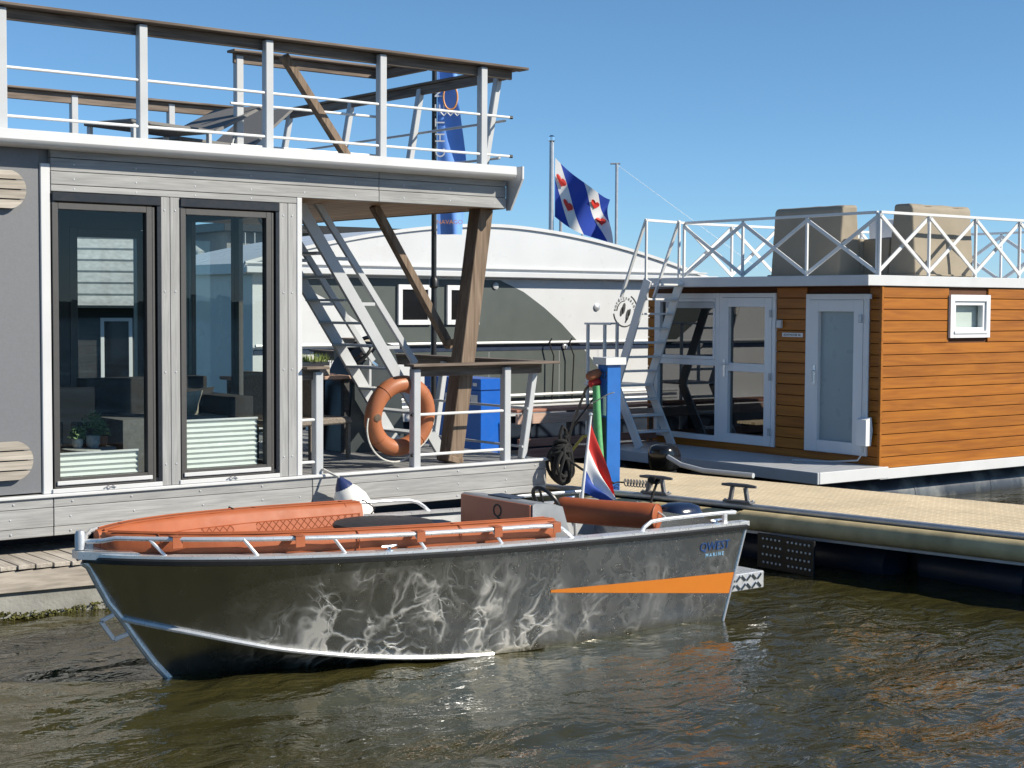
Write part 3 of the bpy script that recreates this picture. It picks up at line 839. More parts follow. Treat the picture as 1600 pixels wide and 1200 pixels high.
def shell(sg):
    m = MB()
    def fn(u, v):
        p = side_pt(fr(round(u * NS)), v)
        return (p.x, CY + sg * p.y, p.z)
    m.sheet(fn, NS, NV)
    def fb(u, v):
        s = fr(round(u * NS)); p = chine(s).lerp(keel(s), v)
        return (p.x, CY + sg * p.y, p.z)
    m.sheet(fb, NS, 4)
    if sg > 0: m.f = [f[::-1] for f in m.f]
    m.uv = None
    return m
def hull_material():
    m, n, l, b = _new('swirl_caustic_aluminium')
    tc = n.new("ShaderNodeTexCoord")
    mp = n.new("ShaderNodeMapping"); mp.inputs['Scale'].default_value = (1, .3, 1)
    l.new(tc.outputs['Object'], mp.inputs[0])
    wn = n.new("ShaderNodeTexNoise"); wn.inputs['Scale'].default_value = 2.6; wn.inputs['Detail'].default_value = 3
    l.new(mp.outputs[0], wn.inputs['Vector'])
    ws = n.new("ShaderNodeVectorMath"); ws.operation = 'MULTIPLY_ADD'
    l.new(wn.outputs['Color'], ws.inputs[0]); ws.inputs[1].default_value = (.42, .42, .42); l.new(mp.outputs[0], ws.inputs[2])
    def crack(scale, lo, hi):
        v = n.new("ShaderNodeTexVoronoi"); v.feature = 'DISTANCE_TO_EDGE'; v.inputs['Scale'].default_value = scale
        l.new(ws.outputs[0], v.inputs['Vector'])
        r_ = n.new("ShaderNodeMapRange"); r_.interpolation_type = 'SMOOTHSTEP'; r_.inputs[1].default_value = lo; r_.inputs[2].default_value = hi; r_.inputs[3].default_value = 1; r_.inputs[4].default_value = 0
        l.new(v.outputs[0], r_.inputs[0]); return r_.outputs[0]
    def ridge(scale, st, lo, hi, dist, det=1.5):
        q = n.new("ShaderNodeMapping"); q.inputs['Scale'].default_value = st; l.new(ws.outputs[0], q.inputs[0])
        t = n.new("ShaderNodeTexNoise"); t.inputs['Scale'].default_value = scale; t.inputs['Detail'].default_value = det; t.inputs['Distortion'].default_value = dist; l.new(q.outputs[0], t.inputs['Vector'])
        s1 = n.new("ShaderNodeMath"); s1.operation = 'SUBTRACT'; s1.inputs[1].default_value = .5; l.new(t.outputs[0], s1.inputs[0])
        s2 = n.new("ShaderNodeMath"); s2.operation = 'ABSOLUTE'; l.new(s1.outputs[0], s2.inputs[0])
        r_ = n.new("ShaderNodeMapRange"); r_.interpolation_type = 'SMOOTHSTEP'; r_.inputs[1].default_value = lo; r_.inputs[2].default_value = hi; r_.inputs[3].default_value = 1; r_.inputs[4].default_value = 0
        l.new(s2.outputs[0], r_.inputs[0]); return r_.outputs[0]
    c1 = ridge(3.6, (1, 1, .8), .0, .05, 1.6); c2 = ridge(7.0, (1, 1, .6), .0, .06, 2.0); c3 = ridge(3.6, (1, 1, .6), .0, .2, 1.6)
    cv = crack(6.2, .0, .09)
    def nzr(scale, st, lo, hi, det=5.):
        q = n.new("ShaderNodeMapping"); q.inputs['Scale'].default_value = st; l.new(ws.outputs[0], q.inputs[0])
        t = n.new("ShaderNodeTexNoise"); t.inputs['Scale'].default_value = scale; t.inputs['Detail'].default_value = det; l.new(q.outputs[0], t.inputs['Vector'])
        r_ = n.new("ShaderNodeMapRange"); r_.interpolation_type = 'SMOOTHSTEP'; r_.inputs[1].default_value = lo; r_.inputs[2].default_value = hi; l.new(t.outputs[0], r_.inputs[0]); return r_.outputs[0]
    def mul(a_, b_, op='MULTIPLY', k=None):
        q = n.new("ShaderNodeMath"); q.operation = op
        l.new(a_, q.inputs[0])
        if k is None: l.new(b_, q.inputs[1])
        else: q.inputs[1].default_value = k
        return q.outputs[0]
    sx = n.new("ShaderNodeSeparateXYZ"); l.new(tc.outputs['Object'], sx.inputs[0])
    # water caustics and swirls painted into colour, roughness and relief, strongest amidships and low
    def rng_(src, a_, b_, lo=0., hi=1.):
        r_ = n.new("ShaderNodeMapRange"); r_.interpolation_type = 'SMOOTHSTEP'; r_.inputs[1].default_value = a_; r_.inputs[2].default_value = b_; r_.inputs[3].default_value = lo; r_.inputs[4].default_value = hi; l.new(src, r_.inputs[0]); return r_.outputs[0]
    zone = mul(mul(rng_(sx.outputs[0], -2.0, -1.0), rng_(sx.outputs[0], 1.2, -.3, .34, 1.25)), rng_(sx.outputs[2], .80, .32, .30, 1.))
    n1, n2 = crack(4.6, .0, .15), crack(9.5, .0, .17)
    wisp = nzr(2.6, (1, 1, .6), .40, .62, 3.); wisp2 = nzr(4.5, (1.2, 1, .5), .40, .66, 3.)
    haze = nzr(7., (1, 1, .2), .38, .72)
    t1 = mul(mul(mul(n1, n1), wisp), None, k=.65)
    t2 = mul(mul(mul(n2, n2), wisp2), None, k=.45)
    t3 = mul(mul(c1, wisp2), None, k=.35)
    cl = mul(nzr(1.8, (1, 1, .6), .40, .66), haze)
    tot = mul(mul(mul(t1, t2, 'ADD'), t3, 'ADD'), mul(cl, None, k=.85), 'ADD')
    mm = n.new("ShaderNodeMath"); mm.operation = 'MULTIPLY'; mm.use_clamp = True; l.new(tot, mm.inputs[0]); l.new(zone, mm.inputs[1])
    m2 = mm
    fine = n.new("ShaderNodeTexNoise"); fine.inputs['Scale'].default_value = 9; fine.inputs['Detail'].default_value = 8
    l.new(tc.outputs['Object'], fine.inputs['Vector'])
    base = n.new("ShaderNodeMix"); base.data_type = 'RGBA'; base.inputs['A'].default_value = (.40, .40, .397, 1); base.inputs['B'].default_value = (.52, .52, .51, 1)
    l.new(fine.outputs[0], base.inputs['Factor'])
    cm = n.new("ShaderNodeMix"); cm.data_type = 'RGBA'; cm.inputs['B'].default_value = (.60, .585, .55, 1)  # painted caustic light: base colour lightened along the net
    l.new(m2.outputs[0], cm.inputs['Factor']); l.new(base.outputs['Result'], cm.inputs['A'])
    # scum line near the water
    zs = n.new("ShaderNodeMapRange"); zs.inputs[1].default_value = .07; zs.inputs[2].default_value = .0; zs.inputs[4].default_value = .55; l.new(sx.outputs[2], zs.inputs[0])
    sc = n.new("ShaderNodeMix"); sc.data_type = 'RGBA'; sc.inputs['B'].default_value = (.20, .17, .07, 1)
    l.new(zs.outputs[0], sc.inputs['Factor']); l.new(cm.outputs['Result'], sc.inputs['A'])
    l.new(sc.outputs['Result'], b.inputs['Base Color'])
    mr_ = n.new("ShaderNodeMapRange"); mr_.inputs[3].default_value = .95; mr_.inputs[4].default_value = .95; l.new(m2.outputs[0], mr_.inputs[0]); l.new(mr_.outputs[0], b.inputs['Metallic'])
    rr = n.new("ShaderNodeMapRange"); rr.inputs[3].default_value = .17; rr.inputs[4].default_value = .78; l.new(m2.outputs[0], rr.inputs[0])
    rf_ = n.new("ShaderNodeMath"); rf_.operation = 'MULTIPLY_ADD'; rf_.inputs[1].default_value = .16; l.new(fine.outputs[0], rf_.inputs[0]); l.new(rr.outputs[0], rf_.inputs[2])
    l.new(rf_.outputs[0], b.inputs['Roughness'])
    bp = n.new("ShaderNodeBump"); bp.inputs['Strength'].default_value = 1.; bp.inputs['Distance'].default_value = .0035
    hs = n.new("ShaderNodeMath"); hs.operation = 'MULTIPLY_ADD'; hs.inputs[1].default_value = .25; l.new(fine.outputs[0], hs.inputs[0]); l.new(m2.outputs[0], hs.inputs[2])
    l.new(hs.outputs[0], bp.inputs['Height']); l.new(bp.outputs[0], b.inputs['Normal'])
    return m
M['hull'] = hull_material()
M['hull_in'] = mat('inner_aluminium', (.36, .37, .38), .5, .55, .15, 4, bump=.05)
hull = MB()
for sg in (-1, 1):
    sh = shell(sg); hull.add(sh.v, sh.f)
ns = 8
tv = [side_pt(1, k / ns) for k in range(ns + 1)] + [keel(1)]
poly = [(p.x, CY - p.y, p.z) for p in tv] + [(p.x, CY + p.y, p.z) for p in tv[::-1]]
hull.add(poly, [tuple(range(len(poly)))])
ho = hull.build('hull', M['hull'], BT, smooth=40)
inn = MB()
for sg in (-1, 1):
    def fi(u, v):
        p = side_pt(fr(round(u * NS)), v * .85); return (p.x + .03, CY + sg * max(.0, p.y - .06), p.z)
    q = MB().sheet(fi, NS, 4)
    if sg < 0: q.f = [f[::-1] for f in q.f]
    inn.add(q.v, q.f)
inn.build('inner_lining', M['hull_in'], BT)
fl = []
for i in range(NS + 1):
    p = chine(fr(i)).lerp(sheer(fr(i)), .35)
    if p.x > 5.3: fl.append((p.x, max(0, p.y - .07)))
MB().prism([(a, CY - b) for a, b in fl] + [(a, CY + b) for a, b in fl[::-1]], (0, 0, .30), (1, 0, 0), (0, 1, 0), (0, 0, 1), .02).build('floor', M['hull_in'], BT, smooth=0)
# gunwale, rub rail
for sg in (-1, 1):
    gw = MB(); rbm = MB()
    prof = [(.012, .004), (.012, .022), (-.10, .024), (-.10, .004)]
    vv, n = [], len(prof)
    rp_, rn = [], []
    prr = [(.006, -.040), (.026, -.034), (.030, -.008), (.016, .002), (.0, .002)]
    for i in range(NS + 1):
        s = fr(i); p = sheer(s)
        for (dy, dz) in prof: vv.append((p.x - (.0 if i else dy), CY + sg * max(0.0, p.y + dy), p.z + dz))
        for (dy, dz) in prr: rp_.append((p.x - (.02 if i < 2 else 0), CY + sg * (p.y + dy), p.z + dz))
    def loft(vs_, n, closed=True):
        fs = []
        for i in range(NS):
            for k in range(n if closed else n - 1):
                fs.append((i * n + k, i * n + (k + 1) % n, (i + 1) * n + (k + 1) % n, (i + 1) * n + k))
        fs.append(tuple(range(n))); fs.append(tuple(NS * n + k for k in range(n - 1, -1, -1)))
        if sg > 0: fs = [f[::-1] for f in fs]
        return fs
    gw.add(vv, loft(vv, n)); gw.build('gunwale', M['alu_raw'], BT)
    rbm.add(rp_, loft(rp_, len(prr))); rbm.build('rub_rail', M['rubber'], BT)
    # chine strip
    cs = [chine(fr(i)) for i in range(0, 39)]
    MB().tube([(p.x - .008, CY + sg * (p.y + .008), p.z) for p in cs], .016, 8).build('chine_strip', M['alu_raw'], BT)
# stem bar and towing eye
stem = [(3.99, .83), (4.03, .80), (4.075, .71), (4.16, .55), (4.255, .43), (4.36, .27), (4.475, .11), (4.6, -.03), (4.72, -.09)]
MB().tube([(a - .008, CY, b) for a, b in stem], .026, 10).build('stem_bar', M['alu_raw'], BT)
te = MB()
te.beam((4.21, CY, .47), (4.10, CY, .43), .012, .03); te.beam((4.10, CY, .43), (4.19, CY, .30), .012, .03); te.beam((4.19, CY, .30), (4.32, CY, .33), .012, .03)
te.build('towing_eye', M['galv'], BT)
MB().prism([(3.93, -.05), (3.93, .05), (4.22, .34), (4.22, -.34)], (0, CY, .858), (1, 0, 0), (0, 1, 0), (0, 0, 1), .05).build('bow_plate', M['alu_raw'], BT, smooth=0)
MB().lathe([(.012, 0), (.034, .004), (.034, .10), (.026, .125), (.008, .13)], (3.965, CY, .91), 18).build('bow_post', M['galv'], BT)
# bow rails
for sg in (-1, 1):
    pts = []
    for x_ in (4.06, 4.12, 4.25, 4.5, 4.9, 5.4, 6.0, 6.6, 7.0, 7.15, 7.24, 7.30, 7.36):
        p = sheer_at(x_)
        hz = .125 if x_ < 7.1 else {7.15: .12, 7.24: .098, 7.30: .06, 7.36: .01}[x_]
        pts.append((p.x, CY + sg * max(.02, p.y - .055), p.z + hz + (-.02 if x_ < 4.1 else 0)))
    pts = [(4.0, CY + sg * .02, .905 + .06)] + pts
    MB().tube(pts, .0155, 10).build('bow_rail', M['alu_raw'], BT)
    for x_ in (4.28, 4.80, 5.38, 5.98, 6.62):
        a, c_ = sheer_at(x_), sheer_at(x_ + .085)
        MB().tube([(a.x, CY + sg * (a.y - .055), a.z + .125), (c_.x, CY + sg * (c_.y - .05), c_.z + .015)], .011, 8).build('rail_stay', M['alu_raw'], BT)
    # stern rail
    pts = []
    for (x_, hz) in ((8.05, .01), (8.09, .05), (8.16, .085), (8.3, .095), (8.7, .10), (9.0, .10), (9.10, .095)):
        p = sheer_at(x_); pts.append((p.x, CY + sg * (p.y - .07), p.z + hz))
    p = sheer_at(9.1); pts.append((9.12, CY + sg * (p.y - .13), p.z + .095))
    MB().tube(pts, .0155, 10).build('stern_rail', M['alu_raw'], BT)
    p = sheer_at(8.98); MB().box(8.96, CY + sg * (p.y - .07) - .014, p.z + .02, 9.0, CY + sg * (p.y - .07) + .014, p.z + .085).build('rail_foot', M['alu_raw'], BT)
    for x_ in (5.78, 8.86):
        p = sheer_at(x_); yy = CY + sg * (p.y - .05)
        cb = MB(); cb.lathe([(.03, 0), (.03, .008), (.014, .012), (.014, .03)], (x_, yy, p.z + .022), 10)
        cb.tube([(x_ - .06, yy, p.z + .055), (x_, yy, p.z + .05), (x_ + .06, yy, p.z + .055)], [.007, .012, .007], 8)
        cb.build('deck_cleat', M['chrome'], BT)
# hull stripe and lettering on the side
def skin(x_, z_, off=.004, sg=-1):
    best = None
    for i in range(400):
        s = i / 399.
        a, b = side_pt(s, 0), side_pt(s, 1)
        t = (a.z - z_) / (a.z - b.z)
        xx = lerp(a.x, b.x, t)
        if best is None or abs(xx - x_) < best[0]: best = (abs(xx - x_), side_pt(s, t).y)
    return Vector((x_, CY + sg * (best[1] + off), z_))
for sg in (-1, 1):
    sp_ = MB(); nu = 30
    for i in range(nu + 1):
        t = i / nu
        zt, zb = lerp(.432, .365, t), lerp(.412, .195, t)
        xt, xb = lerp(7.16, 9.085, t), lerp(7.16, 9.045, t)
        sp_.v += [tuple(skin(xt, zt, .003, sg)), tuple(skin(xb, zb, .003, sg))]
    sp_.f = [(2 * i, 2 * i + 1, 2 * i + 3, 2 * i + 2) for i in range(nu)]
    if sg > 0: sp_.f = [f[::-1] for f in sp_.f]
    sp_.build('side_stripe', M['orange'], BT)
pA, pB = skin(8.82, .60), skin(8.82, .52)
ay = (pA - pB).normalized(); ax = (skin(8.95, .57) - skin(8.70, .57)).normalized()
text('maker_lettering', 'QWEST', .098, M['ink_blue'], BT, skin(8.815, .605, .006), ax, ay)
text('maker_lettering', 'M A R I N E', .042, M['ink_sky'], BT, skin(8.82, .535, .006), ax, ay)
# transom edge, swim platform of chequer plate
tr = [side_pt(1, k / 8) for k in range(9)]
MB().tube([(p.x + .004, CY - p.y - .002, p.z) for p in tr], .011, 8).build('transom_edge', M['alu_raw'], BT)
MB().box(9.10, CY - .945, .735, 9.20, CY - .86, .775, .004).build('corner_cap', M['alu_raw'], BT)
for sg in (-1, 1):
    y0, y1 = CY + sg * .83, CY + sg * .30
    MB().box(9.02, min(y0, y1), .185, 9.50, max(y0, y1), .325, .006).build('swim_platform', M['alu_raw'], BT)
    tp = MB()
    for i in range(7):
        for j in range(2):
            cx_, cz_ = 9.065 + i * .062, .22 + j * .068 + (.0 if i % 2 else .0)
            tp.obox((cx_, CY + sg * .834, cz_), Vector((1, 0, (1 if (i + j) % 2 else -1) * .9)).normalized(), Vector((0, 1, 0)), Vector((-(1 if (i + j) % 2 else -1) * .9, 0, 1)).normalized(), .030, .004, .011, .002)
    tp.build('chequer_tread', M['chrome'], BT)['kind'] = 'stuff'
# bow cushions: backrest wall following the gunwale, seat inside
def backrest(sg, xe):
    m = MB()
    xs = [4.10, 4.16, 4.28, 4.5, 4.8, 5.2, 5.7, 6.2, 6.7, xe]
    xs = [x_ for x_ in xs if x_ <= xe]
    n = 7
    for i, x_ in enumerate(xs):
        p = sheer_at(x_)
        yo = max(.02, p.y - .12); yi = max(.008, p.y - .27)
        zt = lerp(1.012, .925, (x_ - 4.1) / 3.2) + .003 * math.sin(x_ * 9)
        w_ = .006 * math.sin(x_ * 23)
        for (a, b) in ((yo - .02, max(.80, p.z - .06)), (yo + w_, .90), (yo - .012, zt - .01), (yo - .04, zt + .012), (yi + .03, zt + .01), (yi, zt - .02), (yi - .03 if yi > .06 else yi, .79)):
            m.v.append((x_, CY + sg * a, b))
    for i in range(len(xs) - 1):
        for k in range(n - 1): m.f.append((i * n + k, i * n + k + 1, (i + 1) * n + k + 1, (i + 1) * n + k))
    m.f.append(tuple(range(n - 1, -1, -1))); m.f.append(tuple((len(xs) - 1) * n + k for k in range(n)))
    if sg > 0: m.f = [f[::-1] for f in m.f]
    return m
cu = node('bow_cushions', BT)
backrest(-1, 7.26).build('backrest', M['cover'], cu, smooth=50)
fb = backrest(1, 6.55)
fb.build('backrest', M['cover'], cu, smooth=50)
def quilt_material():
    m, n, l, b = _new('quilted_terracotta')
    tc = n.new("ShaderNodeTexCoord"); mp = n.new("ShaderNodeMapping"); mp.inputs['Rotation'].default_value = (R(90), 0, 0)
    l.new(tc.outputs['Object'], mp.inputs[0])
    br = n.new("ShaderNodeTexBrick"); br.offset = 0; br.inputs['Scale'].default_value = 1; br.inputs['Color1'].default_value = (.345, .092, .030, 1); br.inputs['Color2'].default_value = (.33, .088, .029, 1); br.inputs['Mortar'].default_value = (.22, .055, .018, 1); br.inputs['Brick Width'].default_value = .045; br.inputs['Row Height'].default_value = .045; br.inputs['Mortar Size'].default_value = .004; br.inputs['Mortar Smooth'].default_value = 1
    m45 = n.new("ShaderNodeMapping"); m45.inputs['Rotation'].default_value = (0, 0, R(45)); l.new(mp.outputs[0], m45.inputs[0])
    l.new(m45.outputs[0], br.inputs[0])
    bp = n.new("ShaderNodeBump"); bp.invert = True; bp.inputs['Strength'].default_value = .8; bp.inputs['Distance'].default_value = .008
    l.new(br.outputs['Fac'], bp.inputs['Height']); l.new(bp.outputs[0], b.inputs['Normal'])
    l.new(br.outputs['Color'], b.inputs['Base Color']); b.inputs['Roughness'].default_value = .55
    return m
M['quilt'] = quilt_material()
sl = [(4.45, .10), (4.55, .22), (4.8, .44), (5.3, .58), (5.9, .66), (6.5, .68)]
MB().prism([(a, CY - b) for a, b in sl] + [(a, CY + b) for a, b in sl[::-1]], (0, 0, .74), (1, 0, 0), (0, 1, 0), (0, 0, 1), .055).build('seat', M['cover'], cu, smooth=0)
def inner_face(sg, x_, z_, off):
    p = sheer_at(x_); zt = lerp(1.012, .925, (x_ - 4.1) / 3.2)
    return (x_, CY + sg * (p.y - .27 - .03 * (zt - .02 - z_) / (zt - .81) - off), z_)
for sg, xe in ((1, 6.52), (-1, 7.2)):
    q_ = MB().sheet(lambda u, v: inner_face(sg, lerp(4.75, xe, u), lerp(.80, lerp(.905, .87, u), v), .006), 30, 4)
    q_.uv = None
    q_.build('quilted_panel', M['quilt'], cu)
    MB().tube([inner_face(sg, x_, lerp(.908, .873, (x_ - 4.7) / (xe - 4.7)), .006) for x_ in np.linspace(4.7, xe, 26)], .004, 6).build('seam', M['red_brown'], cu)
for sg, xe in ((-1, 7.24), (1, 6.53)):
    for (off, dz) in ((.155, .014), (.245, .012)):
        pts_ = []
        for x_ in np.linspace(4.14, xe, 40):
            p = sheer_at(x_); zt = lerp(1.012, .925, (x_ - 4.1) / 3.2)
            pts_.append((x_, CY + sg * max(.012, p.y - off), zt + dz))
        MB().tube(pts_, .006, 6).build('piping', M['cover'], cu)
    for x_ in (4.36, 5.6, 6.4):
        if x_ > xe: continue
        p = sheer_at(x_); zt = lerp(1.012, .925, (x_ - 4.1) / 3.2)
        MB().tube([(x_, CY + sg * (p.y - .117), .86), (x_, CY + sg * (p.y - .118), zt - .012), (x_, CY + sg * (p.y - .158), zt + .014), (x_, CY + sg * (p.y - .242), zt + .011), (x_ , CY + sg * (p.y - .272), zt - .022)], .0045, 6).build('seam', M['red_brown'], cu)
for x_ in (4.42, 5.15, 6.02, 6.66, 7.19):
    p = sheer_at(x_); yy = CY - p.y + .055; zz = p.z + .125
    MB().box(x_ - .035, yy - .020, zz - .055, x_ + .035, yy - .016, zz + .014, .001).build('strap', M['cover'], cu)
    MB().box(x_ - .035, yy - .020, zz + .0165, x_ + .035, yy + .055, zz + .021, .001).build('strap', M['cover'], cu)
MB().tube([(5.42, CY + .77, .93), (5.42, CY + .73, 1.0), (5.42, CY + .66, .99), (5.43, CY + .60, .86)], .006, 6).build('tie_cord', M['black'], cu)
MB().tube([(6.56, CY + .70, .97), (6.60, CY + .69, .95), (6.66, CY + .66, .90), (6.62, CY + .66, .86)], .005, 6).build('tie_cord', M['black'], cu)
# round table
tb = node('table', BT)
MB().lathe([(.05, .05), (.34, .045), (.372, .058), (.378, .072), (.366, .088), (.30, .094), (.02, .096)], (6.30, CY, .81), 40).build('table_top', M['black'], tb)
MB().tube([(6.30, CY, .32), (6.30, CY, .86)], .035, 12).build('table_leg', M['alu_raw'], tb)
# steering console
cs_ = node('console', BT)
cx0, cx1 = 7.47, 7.80
prof = [(cx0, .32), (cx0, .965), (cx0 + .03, .975), (cx0 + .22, .955), (cx0 + .30, .93), (cx1 + .10, .56), (cx1 + .10, .32)]
q = MB().prism(prof, (0, CY - .30, 0), (1, 0, 0), (0, 0, 1), (0, 1, 0), .92)
q.f = [f[::-1] for f in q.f]
q.build('console_body', M['hull_in'], cs_, smooth=0)
MB().box(cx0 - .018, CY - .285, .45, cx0 - .001, CY + .61, .963, .004).build('front_panel', M['panel_terra'], cs_)
text('letter_mark', 'Q', .15, M['ink'], cs_, (cx0 - .0205, CY + .12, .875), (0, -1, 0), (0, 0, 1))
MB().box(cx0 + .06, CY + .05, 1.052 - .082, cx0 + .2, CY + .35, .982).build('instrument_panel', M['navy'], cs_)
whl = [Vector((cx0 + .40, CY + .02, .93)) + Vector((-.55, 0, .83)).normalized() * .14 * math.cos(a) + Vector((0, 1, 0)) * .14 * math.sin(a) for a in np.linspace(0, 2 * math.pi, 30, endpoint=False)]
MB().tube(whl, .017, 8, closed=True).build('steering_wheel', M['black'], cs_)
for a in (0, 2.1, 4.2):
    MB().tube([Vector((cx0 + .37, CY + .02, .91)), Vector((cx0 + .40, CY + .02, .93)) + Vector((-.55, 0, .83)).normalized() * .135 * math.cos(a) + Vector((0, 1, 0)) * .135 * math.sin(a)], .011, 6).build('wheel_spoke', M['black'], cs_)
MB().tube([(cx1 + .16, CY - .26, .62), (cx1 + .12, CY - .27, .34)], .014, 8).build('console_stay', M['alu_raw'], cs_)
# helm seat: box and rolled backrest
hs = node('helm_seat', BT)
MB().box(8.36, CY - .55, .32, 8.74, CY + .62, .46).build('seat_box', M['hull_in'], hs)
MB().box(8.34, CY - .57, .462, 8.76, CY + .64, .52, .015).build('seat_pad', M['sofa_grey'], hs)
ra, rb_ = Vector((8.53, 8.94, .822)), Vector((8.17, 9.76, .825))
rollp = [ra.lerp(rb_, k / 20.) + Vector((-.03, 0, .0)) * math.sin(math.pi * k / 20.) for k in range(21)]
MB().tube(rollp, [.098] + [.105] * 18 + [.096, .06], 22).build('backrest_roll', M['red_brown'], hs, smooth=50)
rax = (ra - rb_).normalized()
MB().lathe([(.096, 0), (.09, .008), (.02, .011)], ra, 22, rax).build('roll_end', M['cover'], hs)
MB().tube([ra + rax * .004 + (Vector((0, 0, 1)) * math.cos(t) + rax.cross(Vector((0, 0, 1))) * math.sin(t)) * .098 for t in np.linspace(0, 2 * math.pi, 26, endpoint=False)], .006, 6, closed=True).build('roll_piping', M['red_brown'], hs)
for t in (.1, .9):
    p = ra.lerp(rb_, t)
    MB().tube([(p.x + .12, p.y, .50), (p.x + .10, p.y, .70), (p.x + .01, p.y, .80)], .014, 8).build('backrest_bracket', M['alu_raw'], hs)
MB().tube([(8.52, CY - .34, .915), (8.53, CY - .46, .90), (8.55, CY - .60, .84), (8.56, CY - .68, .80)], .008, 6).build('tie_line', M['white_rope'], hs)
# outboard engine on the transom
ou = thing('outboard_engine', 'dark blue outboard engine cowling at the stern of the aluminium boat', 'outboard', (9.28, CY, .3))
def cowl(parent, ce, L, W, Hh, m, name='cowling', local=False):
    mm = MB(); n = 20
    prof = [(0.0, -.5), (.86, -.5), (.97, -.3), (1., 0), (.96, .25), (.82, .42), (.5, .5), (0.02, .52)]
    vv = []
    for (r_, z_) in prof:
        for k in range(n):
            a = 2 * math.pi * k / n
            ex = lambda t: math.copysign(abs(t) ** .7, t)
            vv.append((ce[0] + ex(math.cos(a)) * r_ * L / 2 - (.06 * L if z_ > .2 else 0), ce[1] + ex(math.sin(a)) * r_ * W / 2, ce[2] + z_ * Hh))
    fs = [(i * n + k, i * n + (k + 1) % n, (i + 1) * n + (k + 1) % n, (i + 1) * n + k) for i in range(len(prof) - 1) for k in range(n)]
    mm.add(vv, fs)
    return mm.build(name, m, parent, local, 60)
M['navy_gloss'] = mat('dark_blue_cowling', (.012, .02, .05), .2, 0, .1, 10, coat=.4)
cowl(ou, (9.42, CY + .06, .64), .42, .32, .32, M['navy_gloss'])
MB().box(9.24, CY - .1, .18, 9.44, CY + .08, .56, .02).build('leg', M['black'], ou)
MB().box(9.36, CY - .05, -.45, 9.50, CY + .03, .30, .02).build('shaft', M['black'], ou)
# Dutch flag on its staff at the stern
fg = thing('stern_flag', 'red white and blue flag hanging from a white staff behind the boat seat', 'flag', (8.86, CY + .74, .78))
ftop, fbot = Vector((8.965, CY + .74, 1.53)), Vector((8.86, CY + .74, .76))
MB().tube([fbot, ftop], [.016, .011], 10).build('staff', M['white_paint'], fg)
MB().lathe([(.008, 0), (.018, .01), (.018, .022), (.006, .03)], ftop, 12).build('truck', M['alu_raw'], fg)
h0, h1 = ftop.lerp(fbot, .06), ftop.lerp(fbot, .86)
e0, e1 = Vector((9.14, CY + .60, .80)), Vector((9.04, CY + .64, .79))
def flagfn(a, b):
    H_ = h0.lerp(h1, b); E_ = e0.lerp(e1, b)
    p = H_.lerp(E_, a)
    p.z -= .10 * math.sin(math.pi * a) * (1 - b) * .25
    p += Vector((.02, -.05, 0)) * math.sin(b * 15 + a * 3) * a + Vector((.012, -.02, 0)) * math.sin(b * 22 + a * 5) * a * .5
    return p
for (b0, b1, mm_) in ((0, .34, 'ink_red'), (.34, .67, 'ink_white'), (.67, 1, 'ink_flagblue')):
    if mm_ == 'ink_flagblue': M[mm_] = mat('flag_blue', (.015, .06, .32), .7, 0, .05, 5)
    MB().sheet(lambda a, b: flagfn(a, lerp(b0, b1, b)), 16, 10).build('stripe', M[mm_], fg)

# ================================================================== white and blue fender on the houseboat side
fe = thing('round_fender', 'white ball fender with dark blue head hanging on the grey houseboat plinth', 'fender', (7.80, 12.2, .4))
pr = [(.015, -.20), (.08, -.187), (.15, -.12), (.175, 0), (.163, .09), (.12, .18), (.085, .225)]
fax = Vector((-.45, .15, 1)).normalized(); fce = Vector((7.74, 12.17, .60))
MB().lathe(pr, fce, 28, fax).build('ball', M['fender'], fe, smooth=60)
MB().lathe([(.088, .221), (.075, .25), (.04, .30), (.022, .325), (.012, .328)], fce, 20, fax).build('head', M['fender_blue'], fe)
tipf = fce + fax * .325
MB().tube([tipf, (7.58, 12.33, .93), (7.54, 12.37, .96), (7.52, 12.50, .95)], .012, 8).build('rope', M['white_rope'], fe)
M['lifew'] = M['white_rope']
# ================================================================== lifebuoy
lb = thing('lifebuoy', 'faded orange lifebuoy with white grab line hanging on the porch rail post', 'lifebuoy', (8.5, 12.56, 1.03))
lc = Vector((8.525, 12.57, 1.41)); n = 48
ringp = [lc + Vector((math.cos(a) * .315, -.04 * math.sin(a), math.sin(a) * .315)) for a in np.linspace(0, 2 * math.pi, n, endpoint=False)]
MB().tube(ringp, .085, 18, closed=True).build('ring', M['life'], lb, smooth=80)
for a in (.7, 2.3, 3.9, 5.5):
    cpt = lc + Vector((math.cos(a) * .315, -.04 * math.sin(a), math.sin(a) * .315)); td = Vector((-math.sin(a), 0, math.cos(a)))
    cr_ = [cpt + (Vector((math.cos(a), 0, math.sin(a))) * math.cos(b) + Vector((0, 1, 0)) * math.sin(b)) * .0865 for b in np.linspace(0, 2 * math.pi, 18, endpoint=False)]
    MB().tube(cr_, .004, 6, closed=True).build('band', M['life'], lb)
gl = []
for k in range(30):
    t = k / 29.; a = lerp(3.15, 5.0, t)
    rad = .40 + .07 * math.sin(math.pi * t)
    gl.append(lc + Vector((math.cos(a) * rad, -.05, math.sin(a) * rad)))
MB().tube(gl, .009, 8).build('grab_line', M['white_rope'], lb)
gl = []
for k in range(24):
    t = k / 23.; a = lerp(.5, -1.1, t); rad = .40 + .03 * math.sin(math.pi * t)
    gl.append(lc + Vector((math.cos(a) * rad, .03, math.sin(a) * rad)))
MB().tube(gl, .009, 8).build('grab_line', M['white_rope'], lb)
MB().lathe([(.036, 0), (.036, .01), (.02, .014)], lc + Vector((-.315, -.082, .0)), 14, (-.4, -1, 0)).build('line_boss', M['post_wood'], lb)
